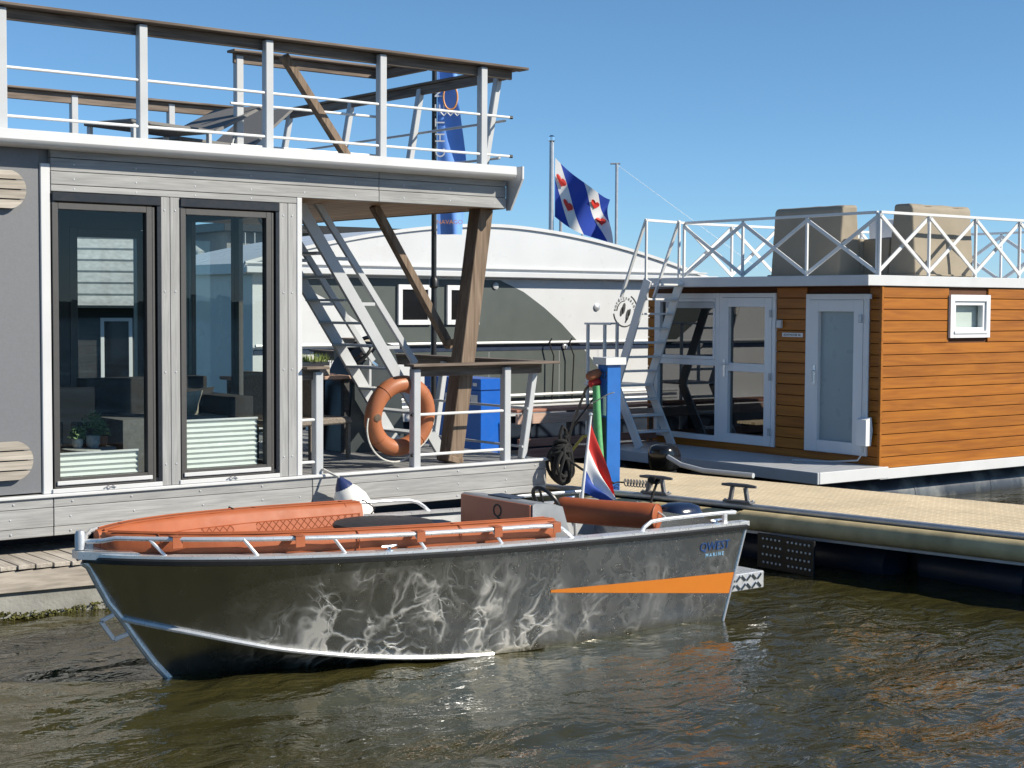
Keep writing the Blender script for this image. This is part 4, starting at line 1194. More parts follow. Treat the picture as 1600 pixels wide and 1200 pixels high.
# ================================================================== brown houseboat (local frame: x along the side wall, y along the front)
BROT = -.0262
B = thing('brown_houseboat', 'golden brown clad houseboat with white doors and a roof terrace', 'houseboat', (15.69, 12.41, .5), BROT)
def Bp(x, y, z=0):
    c_, s_ = math.cos(BROT), math.sin(BROT)
    return (15.69 + x * c_ - y * s_, 12.41 + x * s_ + y * c_, .5 + z)
bd = node('wall_cladding', B)
f_open = [(1.79, 4.21, .10, 2.18), (.19, 1.25, .10, 2.165)]
s_open = [(1.33, 2.16, 1.605, 2.16)]
def cuts(a, b, z0, z1, opens):
    segs = [(a, b)]
    for (oa, ob_, za, zb) in opens:
        if z1 > za + .01 and z0 < zb - .01:
            ns_ = []
            for (p, q) in segs:
                if ob_ <= p or oa >= q: ns_.append((p, q)); continue
                if oa > p: ns_.append((p, oa))
                if ob_ < q: ns_.append((ob_, q))
            segs = ns_
    return [sg for sg in segs if sg[1] - sg[0] > .02]
rows = 16; pitch = .1435
for k in range(rows):
    z0 = -.035 + k * pitch; z1 = z0 + pitch - .009
    for (p, q) in cuts(.03, 4.38, z0, z1, f_open): MB().box(.0, p, z0, .022, q, z1, .004).build('board', M['brown_clad_y'], bd, True)
    for (p, q) in cuts(.03, 6.6, z0, z1, s_open): MB().box(p, 0, z0, q, .022, z1, .004).build('board', M['brown_clad'], bd, True)
    MB().box(.03, 4.378, z0, 6.6, 4.40, z1, .004).build('board', M['brown_clad'], bd, True)
M['gap'] = mat('dark_brown_backing', (.09, .03, .007), .8, 0, .1, 5)
for (ya, yb, za, zb) in ((.03, .19, -.04, 2.25), (1.25, 1.79, -.04, 2.25), (4.21, 4.37, -.04, 2.25), (.19, 1.25, -.04, .10), (1.79, 4.21, -.04, .10), (.19, 1.25, 2.165, 2.25), (1.79, 4.21, 2.18, 2.25)):
    MB().box(.024, ya, za, .10, yb, zb, 0).build('wall_core', M['gap'], B, True, 0)
for (xa, xb, za, zb) in ((.10, 1.33, -.04, 2.25), (2.16, 6.6, -.04, 2.25), (1.33, 2.16, -.04, 1.605), (1.33, 2.16, 2.16, 2.25)):
    MB().box(xa, .024, za, xb, .10, zb, 0).build('wall_core', M['gap'], B, True, 0)
MB().box(.10, 4.30, -.04, 6.6, 4.376, 2.25, 0).build('wall_core', M['gap'], B, True, 0)
MB().box(6.5, .10, -.04, 6.6, 4.30, 2.25, 0).build('wall_core', M['int_wall'], B, True, 0)
MB().box(.10, .10, -.04, 6.5, 4.30, .02, 0).build('room_floor', M['int_floor'], B, True, 0)
MB().box(3.2, .102, .022, 3.3, 4.298, 2.25, 0).build('partition', M['int_wall'], B, True, 0)
MB().box(-.012, -.012, -.035, .028, .028, 2.255, .004).build('corner_strip', M['brown_clad_y'], B, True)
# base trim and pontoons
MB().box(-.0, -.02, -.175, 6.6, .0 + .03, -.04, .006).build('base_trim', M['alu_white'], B, True)
MB().box(.0, .03, -.17, 6.6, 4.4, -.042, 0).build('floor_frame', M['black'], B, True, 0)
M['pontoon'] = mat('black_pontoon_pipe', (.05, .055, .065), .32, 0, .25, 3, dirt=.75, dirtc=(.30, .31, .29))
for yp in (.48, 2.2, 3.9):
    MB().tube([(-1.0, yp, -.47), (1.6, yp, -.47), (1.62, yp, -.47), (6.6, yp, -.47)], [.30, .30, .302, .302], 24).build('pontoon', M['pontoon'], B, True, 50)
for xs in (.95, 2.55, 4.1): MB().tube([(xs, .48, -.47), (xs + .05, .48, -.47)], .306, 24).build('pontoon_band', M['pontoon'], B, True, 50)
# deck in front
dk = node('front_deck', B)
for k in range(9):
    x0 = -1.27 + k * .14
    MB().box(x0, -.12, -.028, x0 + .134, 4.75, -.001, .004).build('deck_board', M['alu_post'], dk, True)
MB().box(-1.31, -.16, -.14, -1.272, 4.8, .004, .006).build('deck_edge', M['alu_post'], B, True)
MB().box(-1.268, -.16, -.14, -.004, -.122, .004, .006).build('deck_edge', M['alu_white'], B, True)
MB().box(-1.26, -.11, -.135, -.02, 4.7, -.03, 0).build('deck_frame', M['black'], B, True, 0)
# door and window units on the front
def unit(y0, y1, z0, z1, wd, name, wb=None):
    n_ = node(name, B)
    MB().ring(y0, z0, y1, z1, wd, -.025, .09, wb).swap_xy().build('frame', M['white_pvc'], n_, True)
    return n_
wu = unit(2.86, 4.21, .10, 2.18, .075, 'front_window')
MB().box(-.02, 2.937, 1.16, .08, 4.133, 1.245, .004).build('transom', M['white_pvc'], wu, True)
MB().add([(.03, 4.133, .178), (.03, 2.937, .178), (.03, 2.937, 1.158), (.03, 4.133, 1.158)], [(0, 1, 2, 3)]).build('pane', M['glass_dark'], wu, True, 0)
MB().add([(.03, 4.09, 1.29), (.03, 2.98, 1.29), (.03, 2.98, 2.06), (.03, 4.09, 2.06)], [(0, 1, 2, 3)]).build('pane', M['glass_dark'], wu, True, 0)
MB().ring(2.938, 1.247, 4.132, 2.104, .045, -.03, .06).swap_xy().build('sash', M['white_pvc'], wu, True)
MB().box(-.045, 2.95, 1.97, -.032, 3.95, 2.055, .004).build('vent_strip', M['alu_post'], wu, True)
du = unit(1.79, 2.858, .10, 2.18, .06, 'glazed_door')
MB().ring(1.853, .105, 2.796, 2.117, .125, -.035, .06).swap_xy().build('door_leaf', M['white_pvc'], du, True)
MB().box(-.033, 1.98, 1.10, .058, 2.669, 1.215, .004).build('mid_rail', M['white_pvc'], du, True)
MB().add([(.02, 2.669, .232), (.02, 1.98, .232), (.02, 1.98, 1.098), (.02, 2.669, 1.098)], [(0, 1, 2, 3)]).build('pane', M['glass_dark'], du, True, 0)
MB().add([(.02, 2.669, 1.217), (.02, 1.98, 1.217), (.02, 1.98, 1.99), (.02, 2.669, 1.99)], [(0, 1, 2, 3)]).build('pane', M['glass_dark'], du, True, 0)
hd_ = MB(); hd_.box(-.045, 2.72, 1.02, -.036, 2.755, 1.26, .004); hd_.tube([(-.04, 2.738, 1.20), (-.085, 2.738, 1.20), (-.085, 2.62, 1.195)], .011, 8)
hd_.build('door_handle', M['alu_raw'], du, True)
for zz in (.30, 1.05, 1.90): MB().tube([(-.05, 1.86, zz - .05), (-.05, 1.86, zz + .05)], .018, 8).build('hinge', M['galv'], du, True)
d2 = unit(.195, 1.245, .105, 2.165, .075, 'frosted_door')
MB().ring(.272, .112, 1.168, 2.088, .15, -.035, .06).swap_xy().build('door_leaf', M['white_pvc'], d2, True)
MB().box(.02, .424, .264, .028, 1.016, 1.936, 0).build('pane', M['frost'], d2, True, 0)
h2 = MB(); h2.box(-.045, 1.05, .98, -.036, 1.09, 1.24, .004); h2.tube([(-.04, 1.07, 1.16), (-.08, 1.07, 1.16), (-.08, 1.07, 1.02)], .012, 8)
h2.build('door_handle', M['alu_raw'], d2, True)
for zz in (.3, 1.85): MB().box(-.06, .275, zz - .05, -.037, .33, zz + .05).build('hinge', M['galv'], d2, True)
MB().tube([(-.055, .17, .5), (-.055, .17, 2.12)], .018, 8).build('door_stay', M['white_pvc'], d2, True)
MB().box(-.075, .13, 2.10, -.03, .21, 2.16, .004).build('stay_bracket', M['white_pvc'], d2, True)
sw = node('side_window', B)
MB().ring(1.325, 1.60, 2.165, 2.165, .085, -.035, .09).build('frame', M['white_pvc'], sw, True)
MB().ring(1.412, 1.687, 2.078, 2.078, .05, -.012, .07).build('sash', M['white_pvc'], sw, True)
MB().add([(1.464, .022, 1.739), (2.026, .022, 1.739), (2.026, .022, 2.026), (1.464, .022, 2.026)], [(0, 1, 2, 3)]).build('pane', M['glass'], sw, True, 0)
MB().box(1.42, .098, 1.70, 2.07, .104, 2.07, 0).build('blind', M['blind'], sw, True, 0)  # pale sheet added so the room behind the pane looks light
MB().box(1.40, -.05, 1.655, 2.10, -.036, 1.69, .004).build('sill', M['white_pvc'], sw, True)
# name plate, lamp, meter box, thermometer
np_ = node('name_plate', B)
MB().box(-.008, 1.31, 1.595, -.001, 1.68, 1.65, .002).build('plate', M['ink_white'], np_, True)
text('lettering', 'BOATHOUSE NL', .042, M['ink'], np_, (-.0095, 1.495, 1.622), (0, -1, 0), (0, 0, 1), local=True)
MB().box(-.05, 1.67, 1.71, -.001, 1.755, 1.82, .008).build('entry_keypad', M['alu_white'], B, True)
mb_ = node('meter_box', B)
MB().prism([(0, 0), (.10, 0), (.13, .20), (.10, .36), (0, .33)], (-.16, .085, .25), (1, 0, 0), (0, 0, 1), (0, 1, 0), .16).build('box_body', M['white_pvc'], mb_, True, 0)
MB().tube([(-.10, .17, .25), (-.11, .17, .16), (-.15, .22, .06), (-.3, .5, .03), (-.5, 1.0, .02)], .012, 8).build('cable', M['alu_post'], mb_, True)
# roof
MB().box(-.30, -.03, 2.265, 6.8, 4.14, 2.398, .006).build('roof_slab', M['alu_white'], B, True)
MB().box(-.24, .02, 2.255, 6.6, 4.10, 2.263, 0).build('soffit', M['gap'], B, True, 0)
rr_ = node('roof_railing', B)
RT = 3.205
def brail(p0, p1, nb, nm='rail'):
    p0, p1 = Vector(p0), Vector(p1)
    d = (p1 - p0) / nb
    MB().beam(p0 + Vector((0, 0, RT - .018)), p1 + Vector((0, 0, RT - .018)), .04, .036).build('top_rail', M['white_paint'], rr_, True)
    for i in range(nb + 1):
        q = p0 + d * i
        MB().box(q.x - .017, q.y - .017, 2.40, q.x + .017, q.y + .017, RT - .038, .003).build('post', M['white_paint'], rr_, True)
    nrm = Vector((-d.y, d.x, 0)).normalized()
    for i in range(nb):
        a, b_ = p0 + d * i, p0 + d * (i + 1)
        MB().beam(a + Vector((0, 0, 2.44)) + nrm * .019, b_ + Vector((0, 0, RT - .06)) + nrm * .019, .02, .05, (0, 0, 1)).build('diagonal', M['white_paint'], rr_, True)
        MB().beam(a + Vector((0, 0, RT - .06)) - nrm * .019, b_ + Vector((0, 0, 2.44)) - nrm * .019, .02, .05, (0, 0, 1)).build('diagonal', M['white_paint'], rr_, True)
brail((0, .05, 0), (5.78, .05, 0), 6)
brail((0, .09, 0), (0, 3.62, 0), 3)
brail((.04, 3.66, 0), (5.78, 3.66, 0), 6)
brail((5.8, .09, 0), (5.8, 3.62, 0), 3)
# steps to the roof
sr = node('roof_steps', B)
for xs in (-.92, -.30):
    MB().beam((xs, 3.50, .0), (xs, 4.02, .86), .15, .03, (1, 0, 0), .004).build('stringer', M['white_paint'], sr, True)
    MB().beam((xs, 4.02, .84), (xs, 3.36, 2.36), .15, .03, (1, 0, 0), .004).build('stringer', M['white_paint'], sr, True)
    MB().beam((xs, 3.92, 2.12), (xs, 3.40, RT), .032, .045, (1, 0, 0), .003).build('handrail', M['white_paint'], sr, True)
    MB().beam((xs, 3.40, RT - .02), (xs, 3.40, 2.36), .03, .035).build('newel', M['white_paint'], sr, True)
    MB().beam((xs, 3.90, 2.16), (xs, 3.93, 1.15), .026, .03).build('newel', M['white_paint'], sr, True) if False else None
MB().beam((-.92, 3.40, RT - .018), (-.02, 3.60, RT - .018), .032, .036).build('handrail', M['white_paint'], sr, True)
for k in range(3):
    zz = .22 * (k + 1); yy = 3.50 + .52 * zz / .86
    MB().box(-.90, yy - .10, zz - .014, -.32, yy + .10, zz + .014, .004).build('tread', M['white_paint'], sr, True)
for k in range(7):
    zz = .86 + .205 * (k + 1); yy = 4.02 - .66 * (zz - .84) / 1.52
    MB().box(-.90, yy - .09, zz - .014, -.32, yy + .09, zz + .014, .004).build('tread', M['white_paint'], sr, True)
MB().box(-.94, 3.95, .84, -.28, 4.72, .872, .004).build('landing', M['white_paint'], sr, True)
for (xs, ys) in ((-.90, 4.68), (-.34, 4.68)): MB().box(xs - .02, ys - .02, .0, xs + .02, ys + .02, .838).build('landing_post', M['white_paint'], sr, True)
for (xs, ys) in ((-.90, 4.30), (-.90, 4.68), (-.34, 4.68)): MB().box(xs - .02, ys - .02, .874, xs + .02, ys + .02, 1.72).build('guard_post', M['white_paint'], sr, True)
MB().beam((-.90, 4.18, 1.735), (-.90, 4.74, 1.735), .045, .028).build('guard_rail', M['white_paint'], sr, True)
MB().beam((-.875, 4.68, 1.735), (-.32, 4.68, 1.735), .045, .028).build('guard_rail', M['white_paint'], sr, True)

# ================================================================== covered furniture on the brown houseboat roof
def soft(mbx, name, parent, m, local=True, lv=2, jig=.012):
    o = mbx.build(name, m, parent, local, 60)
    bv = o.modifiers.new('round', 'BEVEL'); bv.width = .035; bv.segments = 3
    if m == M['couch_cover']:
        sb = o.modifiers.new('fine', 'SUBSURF'); sb.subdivision_type = 'SIMPLE'; sb.levels = sb.render_levels = 4
        tx = bpy.data.textures.get('cover_folds') or bpy.data.textures.new('cover_folds', 'CLOUDS'); tx.noise_scale = .32; tx.noise_depth = 2
        dm = o.modifiers.new('folds', 'DISPLACE'); dm.texture = tx; dm.texture_coords = 'GLOBAL'; dm.strength = .025; dm.mid_level = .5
    return o
def couch(label, loc, rz):
    t = thing('covered_sofa', label, 'sofa', loc, rz, 'covered sofas on the roof terrace')
    soft(MB().prism([(0, 0), (.46, 0), (.36, .95), (.10, .95), (.06, .90)], (0, -.62, .0), (1, 0, 0), (0, 0, 1), (0, 1, 0), 1.24), 'backrest', t, M['couch_cover'])
    soft(MB().prism([(.47, 0), (1.0, 0), (.97, .50), (.44, .52)], (0, -.60, .0), (1, 0, 0), (0, 0, 1), (0, 1, 0), 1.20), 'seat', t, M['couch_cover'])
    MB().tube([(-.02, -.64, .02), (-.02, .64, .02), (1.0, .62, .02), (1.0, -.62, .02)], .012, 6, closed=True).build('hem_cord', M['couch_cover'], t, True)
    return t
couch('tall taupe covered sofa on the brown roof, its shaded back to the pier', Bp(.50, 1.78, 2.405), BROT)
couch('tall taupe covered sofa on the brown roof nearest the right edge', Bp(1.62, .30, 2.405), BROT + math.pi / 2)
ch = thing('plastic_chair', 'white plastic chair between the two covered sofas on the roof', 'chair', Bp(1.9, 1.55, 2.405), BROT + .6)
soft(MB().prism([(-.22, .40), (.22, .40), (.25, .76), (.14, .84), (-.14, .84), (-.25, .76)], (.2, 0, 0), (0, 1, 0), (0, 0, 1), (1, 0, 0), .03), 'backrest', ch, M['white_pvc'])
MB().box(-.25, -.25, .40, .20, .25, .43, .01).build('seat', M['white_pvc'], ch, True)
for a in (-.2, .18):
    for b_ in (-.22, .22): MB().box(a - .02, b_ - .02, 0, a + .02, b_ + .02, .398).build('leg', M['white_pvc'], ch, True)

# ================================================================== white arched houseboat behind
Cc = thing('white_houseboat', 'white and dark grey houseboat with arched white roof behind the grey one', 'houseboat', (15, 19.5, 0))
cy = 19.48
MB().box(10.7, cy, .86, 19.4, cy + 2.9, 3.0, 0).build('cabin', M['white_grp'], Cc, smooth=0)
arch = lambda x_: 2.98 + .76 * max(0, 1 - abs((x_ - 14.95) / 4.75) ** 1.75)
xs_ = np.linspace(10.5, 19.7, 44)
MB().prism([(a, arch(a)) for a in xs_] + [(19.7, 2.92), (10.5, 2.92)], (0, cy - .12, 0), (1, 0, 0), (0, 0, 1), (0, 1, 0), 3.1).build('arched_roof', M['white_grp'], Cc, smooth=30)
tr_ = [(a, arch(a) + .028) for a in xs_]
MB().prism(tr_ + [(a, b_ - .05) for a, b_ in tr_[::-1]], (0, cy - .16, 0), (1, 0, 0), (0, 0, 1), (0, 1, 0), .035).build('roof_edge_trim', M['alu_white'], Cc, smooth=30)
MB().box(10.5, cy - .20, 2.93, 19.85, cy - .122, 3.02, .01).build('eaves_gutter', M['white_grp'], Cc)
MB().box(10.5, cy - .17, 3.06, 19.6, cy - .121, 3.085, .004).build('eaves_bead', M['white_grp'], Cc)
dpoly = [(11.2, 2.89), (15.12, 2.89), (15.6, 2.71), (16.03, 2.46), (16.4, 2.2), (16.72, 1.93), (17.0, 1.67), (17.3, 1.37), (17.55, 1.08), (17.7, .90), (14.6, .90), (13.9, 1.28), (13.2, 1.75), (12.5, 2.22), (11.9, 2.58)]
pn = MB().prism(dpoly, (0, cy - .004, 0), (1, 0, 0), (0, 0, 1), (0, 1, 0), .003); pn.f = [f[::-1] for f in pn.f]
pn.build('dark_panel', M['slate_paint'], Cc, smooth=0)
MB().box(10.71, cy - .012, 1.775, 19.3, cy - .005, 1.845, 0).build('stripe', M['navy'], Cc, smooth=0)
MB().tube([(10.71, cy - .06, 1.90), (19.35, cy - .06, 1.90)], .022, 8).build('rub_rail', M['white_grp'], Cc)
for xk in (14.45, 16.45, 12.4): MB().lathe([(.05, 0), (.05, .03), (.02, .045)], (xk, cy - .006, 1.83), 14, (0, -1, 0)).build('rail_boss', M['alu_raw'], Cc)
MB().lathe([(.055, 0), (.055, .02), (.03, .03)], (15.02, cy - .006, 2.80), 16, (0, -1, 0)).build('vent', M['alu_post'], Cc)
MB().lathe([(.062, 0), (.062, .02), (.035, .035)], (17.16, cy - .001, 2.47), 18, (0, -1, 0)).build('vent', M['galv'], Cc)
for xs2 in (12.0, 13.45, 14.9, 16.35, 17.2, 18.6):
    MB().box(xs2, cy - .0052, .91, xs2 + .006, cy - .0045, 1.76, 0).build('wall_joint', M['alu_post'], Cc, smooth=0)
for (xa, xb) in ((13.15, 13.77), (14.06, 14.68)):
    wn_ = node('window', Cc)
    MB().ring(xa, 2.19, xb, 2.80, .075, cy - .05, cy - .006).build('frame', M['white_pvc'], wn_)
    MB().box(xa + .076, cy - .025, 2.266, xb - .076, cy - .015, 2.724, 0).build('pane', M['black_gloss'], wn_, smooth=0)
for zz in (.94, 1.06): MB().tube([(13.0, cy - .10, zz), (19.3, cy - .10, zz)], .025, 8).build('lower_rail', M['white_grp'], Cc)
MB().box(10.7, cy - .10, .72, 19.4, cy - .006, .90, .01).build('lower_band', M['white_grp'], Cc)
MB().box(10.7, cy + .05, -.3, 19.4, cy + 2.8, .85, 0).build('hull', M['hull_dark'], Cc, smooth=0)
for (xl, zt) in ((16.12, 1.88), (16.55, 1.88)):
    MB().tube([(xl, cy - .09, zt + .08), (xl - .06, cy - .1, zt), (xl + .02, cy - .12, zt - .2), (xl, cy - .1, zt - .95)], .012, 6).build('fender_line', M['black_rope'], Cc)
lg = node('round_logo', Cc)
lx, lz, lr = 17.80, 2.40, .25
def letters(s_, a0, a1, rad, size):
    for i, ch_ in enumerate(s_):
        if ch_ == ' ': continue
        a = lerp(a0, a1, i / (len(s_) - 1))
        o_ = (lx + math.cos(a) * rad, cy - .008, lz + math.sin(a) * rad)
        text('letter', ch_, size, M['ink'], lg, o_, (math.sin(a), 0, -math.cos(a)), (math.cos(a), 0, math.sin(a)))
letters('nordicseason', R(172), R(8), .232, .085)
def arc(a0, a1, rad, th):
    n_ = 24
    pts = [(lx + math.cos(lerp(a0, a1, i / n_)) * (rad + th), lz + math.sin(lerp(a0, a1, i / n_)) * (rad + th)) for i in range(n_ + 1)] + [(lx + math.cos(lerp(a1, a0, i / n_)) * rad, lz + math.sin(lerp(a1, a0, i / n_)) * rad) for i in range(n_ + 1)]
    q_ = MB().prism(pts, (0, cy - .009, 0), (1, 0, 0), (0, 0, 1), (0, 1, 0), .008)
    q_.build('arc', M['ink'], lg, smooth=0)
arc(R(188), R(352), .245, .018); arc(R(90), R(175), .175, .014); arc(R(12), R(62), .285, .014)
for (dx, dz, s_) in ((-.075, .0, .11), (-.03, .05, .13), (.06, -.06, .13), (.10, -.02, .09), (.03, -.15, .06)):
    lf = [(lx + dx + math.cos(t) * s_ * .28 + math.sin(t) * .02, lz + dz + math.sin(t) * s_ * .75) for t in np.linspace(0, 2 * math.pi, 10, endpoint=False)]
    MB().prism(lf, (0, cy - .009, 0), (1, 0, 0), (0, 0, 1), (0, 1, 0), .008).build('leaf_mark', M['ink'], lg, smooth=0)

# raised timber benches by the far pier
bn = thing('timber_bench', 'red brown timber bench with pale top plank in front of the white houseboat', 'bench', (15.2, 16.6, .3))
for i, (z0, z1, yy, m_) in enumerate(((1.02, 1.06, 16.62, 'red_wood'), (.86, 1.0, 16.60, 'pink_plank'), (.55, .66, 16.56, 'red_wood'), (.34, .52, 16.55, 'red_wood'))):
    MB().box(13.2, yy, z0, 17.6, yy + (.5 if i == 0 else .05), z1, .006).build('plank', M[m_], bn)
for xx in (13.4, 14.2, 15.0, 15.8, 16.6): MB().box(xx, 16.66, .30, xx + .09, 16.75, 1.018).build('leg', M['dark_wood'], bn)
bn2 = thing('timber_walkway', 'dark timber walkway beyond the pier below the white houseboat', 'walkway', (15, 17.6, 0))
for k in range(7): MB().box(12.6, 16.9 + k * .21, .26, 19.0, 17.1 + k * .21, .30, .004).build('plank', M['dark_wood'], bn2)
MB().box(12.6, 16.85, -.2, 19.0, 16.93, .255).build('edge_beam', M['dark_wood'], bn2)

# ================================================================== service pedestal and its hoses
ped = thing('service_pedestal', 'blue service pedestal numbered 27 with white cap standing on the pier', 'pedestal', (10.90, 12.16, PZ), -.10)
MB().box(-.09, -.085, 0, .09, .085, 1.33, .006).build('column', M['blue_ped'], ped, True)
MB().prism([(-.13, -.12), (.13, -.12), (.13, .12), (-.13, .12)], (0, 0, 1.332), (1, 0, 0), (0, 1, 0), (0, 0, 1), .075).build('cap', M['white_paint'], ped, True, 0)
text('number', '27', .10, M['ink'], ped, (-.0915, -.04, 1.22), (0, -1, 0), (0, 0, 1), local=True)
MB().box(-.094, -.075, .10, -.091, .0, .78, .001).build('side_plate', M['console'], ped, True)
MB().box(-.0935, -.075, .80, -.091, -.015, 1.0, .001).build('notice', M['ink_white'], ped, True)
MB().lathe([(.035, 0), (.05, .03), (.05, .13), (.03, .16)], (-.09, .04, 1.25), 14, (-1, .2, -.35)).build('plug', M['ink_red'] if False else M['terracotta'], ped, True)
MB().lathe([(.035, 0), (.045, .03), (.045, .10), (.03, .12)], (-.09, .05, 1.15), 14, (-1, .2, -.2)).build('plug', M['ink_red'], ped, True)
hz = thing('green_hose', 'thick green hose standing against the blue pedestal behind the stern flag', 'hose', (10.74, 12.13, PZ))
MB().tube([(10.745, 12.19, 1.66), (10.74, 12.17, 1.4), (10.73, 12.13, 1.1), (10.72, 12.08, .8), (10.72, 12.05, .57)], .042, 14).build('hose', M['green_hose'], hz)
MB().tube([(10.70, 12.25, 1.47), (10.69, 12.14, 1.50), (10.74, 12.0, 1.58), (10.78, 11.95, 1.60)], .006, 6).build('cable_tie', M['white_rope'], hz)
cb1 = thing('power_cables', 'brown and yellow power cables running from the pedestal down to the pier', 'cable', (10.7, 12.4, PZ))
MB().tube([(10.83, 12.20, 1.80), (10.72, 12.33, 1.62), (10.62, 12.42, 1.25), (10.55, 12.46, .9), (10.50, 12.42, .62)], .014, 8).build('cable', M['post_wood'], cb1)
MB().tube([(10.80, 12.22, 1.14), (10.70, 12.34, 1.12), (10.58, 12.44, .92), (10.52, 12.50, .66)], .016, 8).build('cable', M['yellow'], cb1)
MB().tube([(10.83, 12.24, 1.6), (10.70, 12.42, 1.3), (10.50, 12.56, 1.0), (10.40, 12.55, .85)], .010, 8).build('cable', M['black'], cb1)
# black rope coil hanging on the houseboat corner
rc = thing('rope_coil', 'black mooring rope coiled on the corner of the grey houseboat porch', 'rope', (10.34, 12.36, .6))
rnd_ = random.Random(3)
for k in range(10):
    ce = Vector((10.37 + rnd_.uniform(-.05, .07), 12.34 + rnd_.uniform(-.06, .05), .84 + rnd_.uniform(-.04, .03)))
    a_, b_ = rnd_.uniform(.05, .12), rnd_.uniform(.12, .20); th = rnd_.uniform(-.7, .7); ti = rnd_.uniform(-.35, .35); ph = rnd_.uniform(0, 6)
    pts = [ce + Vector((math.cos(t) * a_ * math.cos(th) + math.sin(t) * b_ * ti + .012 * math.sin(3 * t + ph), math.cos(t) * a_ * math.sin(th) - .04 + .01 * math.sin(2 * t + ph), math.sin(t) * b_ + .012 * math.cos(2 * t + ph))) for t in np.linspace(0, 2 * math.pi, 30, endpoint=False)]
    MB().tube(pts, .019, 8, closed=True).build('loop', M['black_rope'], rc)
for k in range(6):
    z_ = .93 + k * .028; ph = rnd_.uniform(0, 6); ro_ = rnd_.uniform(.06, .10)
    pts = [Vector((10.36 + math.cos(t) * ro_, 12.31 + math.sin(t) * ro_ * .8, z_ + .03 * math.sin(t + ph))) for t in np.linspace(0, 2 * math.pi, 18, endpoint=False)]
    MB().tube(pts, .019, 8, closed=True).build('wrap', M['black_rope'], rc)
MB().tube([(10.36, 12.3, 1.03), (10.33, 12.28, 1.16), (10.37, 12.29, 1.24), (10.43, 12.31, 1.2), (10.45, 12.32, 1.06), (10.42, 12.32, .95)], .02, 8).build('loop', M['black_rope'], rc)
MB().tube([(10.38, 12.29, 1.0), (10.40, 12.27, 1.13), (10.43, 12.28, 1.16), (10.46, 12.30, 1.0), (10.50, 12.30, .90)], .019, 8).build('loop', M['black_rope'], rc)
ml = thing('mooring_line', 'black mooring line with coil spring running from houseboat corner to pier cleat', 'rope', (10.7, 12.0, .6))
MB().tube([(10.40, 12.30, .92), (10.50, 12.12, .80), (10.66, 11.95, .70), (10.74, 11.90, .66)], .014, 8).build('line', M['black_rope'], ml)
a0_, a1_ = Vector((10.98, 12.0, .645)), Vector((11.10, 11.72, .64))
hp = [a0_.lerp(a1_, t) + (Vector((.92, .39, 0)) * math.cos(t * 2 * math.pi * 9) + Vector((0, 0, 1)) * math.sin(t * 2 * math.pi * 9)) * .036 for t in np.linspace(0, 1, 150)]
MB().tube(hp, .0065, 6).build('spring', M['iron'], ml)
MB().tube([(10.74, 11.90, .66), (10.9, 12.02, .65), (10.98, 12.0, .645)], .009, 6).build('line', M['black_rope'], ml)
MB().tube([(11.10, 11.72, .64), (11.05, 11.60, .68), (10.99, 11.56, .73)], .009, 6).build('line', M['black_rope'], ml)
for k in range(5):
    ce = Vector((10.985, 11.53 - .02 + .018 * k, .715))
    pts = [ce + Vector((math.cos(t) * .045, .01 * math.sin(t * 2), math.sin(t) * .035)) for t in np.linspace(0, 2 * math.pi, 14, endpoint=False)]
    MB().tube(pts, .012, 6, closed=True).build('turn', M['black_rope'], ml)
MB().tube([(10.98, 11.50, .70), (10.90, 11.46, .62), (10.84, 11.45, .50)], .014, 6).build('line', M['black_rope'], ml)
# outboard behind the pier and its white rope
ob2 = thing('black_outboard', 'glossy black outboard cowling beyond the pier in front of the brown houseboat', 'outboard', (13.2, 13.7, .3), .4)
cowl(ob2, (0, 0, .36), .44, .36, .30, M['black_gloss'], local=True)
MB().box(-.10, -.12, -.1, .12, .12, .20, .02).build('bracket', M['black'], ob2, True)
MB().box(-.06, -.06, -.7, .10, .06, -.08, .02).build('leg', M['black'], ob2, True)
wr_ = thing('white_hose', 'grey white ribbed hose lying along the far pier edge', 'hose', (13.0, 12.6, PZ))
MB().tube([(13.02, 13.45, .68), (12.90, 13.1, .62), (12.86, 12.7, .59), (12.92, 12.2, .59), (12.95, 12.0, .59)], .03, 10).build('hose', M['alu_post'], wr_)

# ================================================================== blue cabinet, helm console, table on the porch
cab = thing('blue_cabinet', 'blue steel cabinet with lid beyond the porch of the grey houseboat', 'cabinet', (11.66, 15.72, PZ))
MB().box(-.20, -.58, 0, .20, .58, .90, .006).build('body', M['blue'], cab, True)
MB().box(-.22, -.60, .902, .22, .60, 1.04, .008).build('lid', M['blue'], cab, True)
MB().box(-.206, -.52, .74, -.202, -.38, .84, .002).build('label_plate', M['ink_white'], cab, True)
MB().box(-.226, -.53, .95, -.222, -.45, .99, .002).build('label_plate', M['ink_white'], cab, True)
MB().box(-.206, .05, .74, -.202, .16, .84, .002).build('label_plate', M['ink_white'], cab, True)
MB().tube([(.10, -.602, .5), (.12, -.61, .2), (.06, -.61, .02)], .01, 6).build('cable', M['black'], cab, True)
hc = thing('helm_console', 'dark steering stand with black wheel on the porch behind the stairs', 'helm', (9.12, 14.45, .9))
MB().prism([(8.92, .90), (9.66, .90), (9.60, 1.75), (9.50, 2.06), (9.36, 2.09), (9.12, 1.86), (8.98, 1.60)], (0, 14.15, 0), (1, 0, 0), (0, 0, 1), (0, 1, 0), .62).build('stand', M['console'], hc, smooth=30)
wc_ = Vector((9.08, 14.18, 1.99)); wax = Vector((.65, 0, .75)).normalized()
wp = [wc_ + wax * .20 * math.cos(a) + Vector((0, 1, 0)) * .20 * math.sin(a) for a in np.linspace(0, 2 * math.pi, 28, endpoint=False)]
MB().tube(wp, .022, 10, closed=True).build('steering_wheel', M['black'], hc)
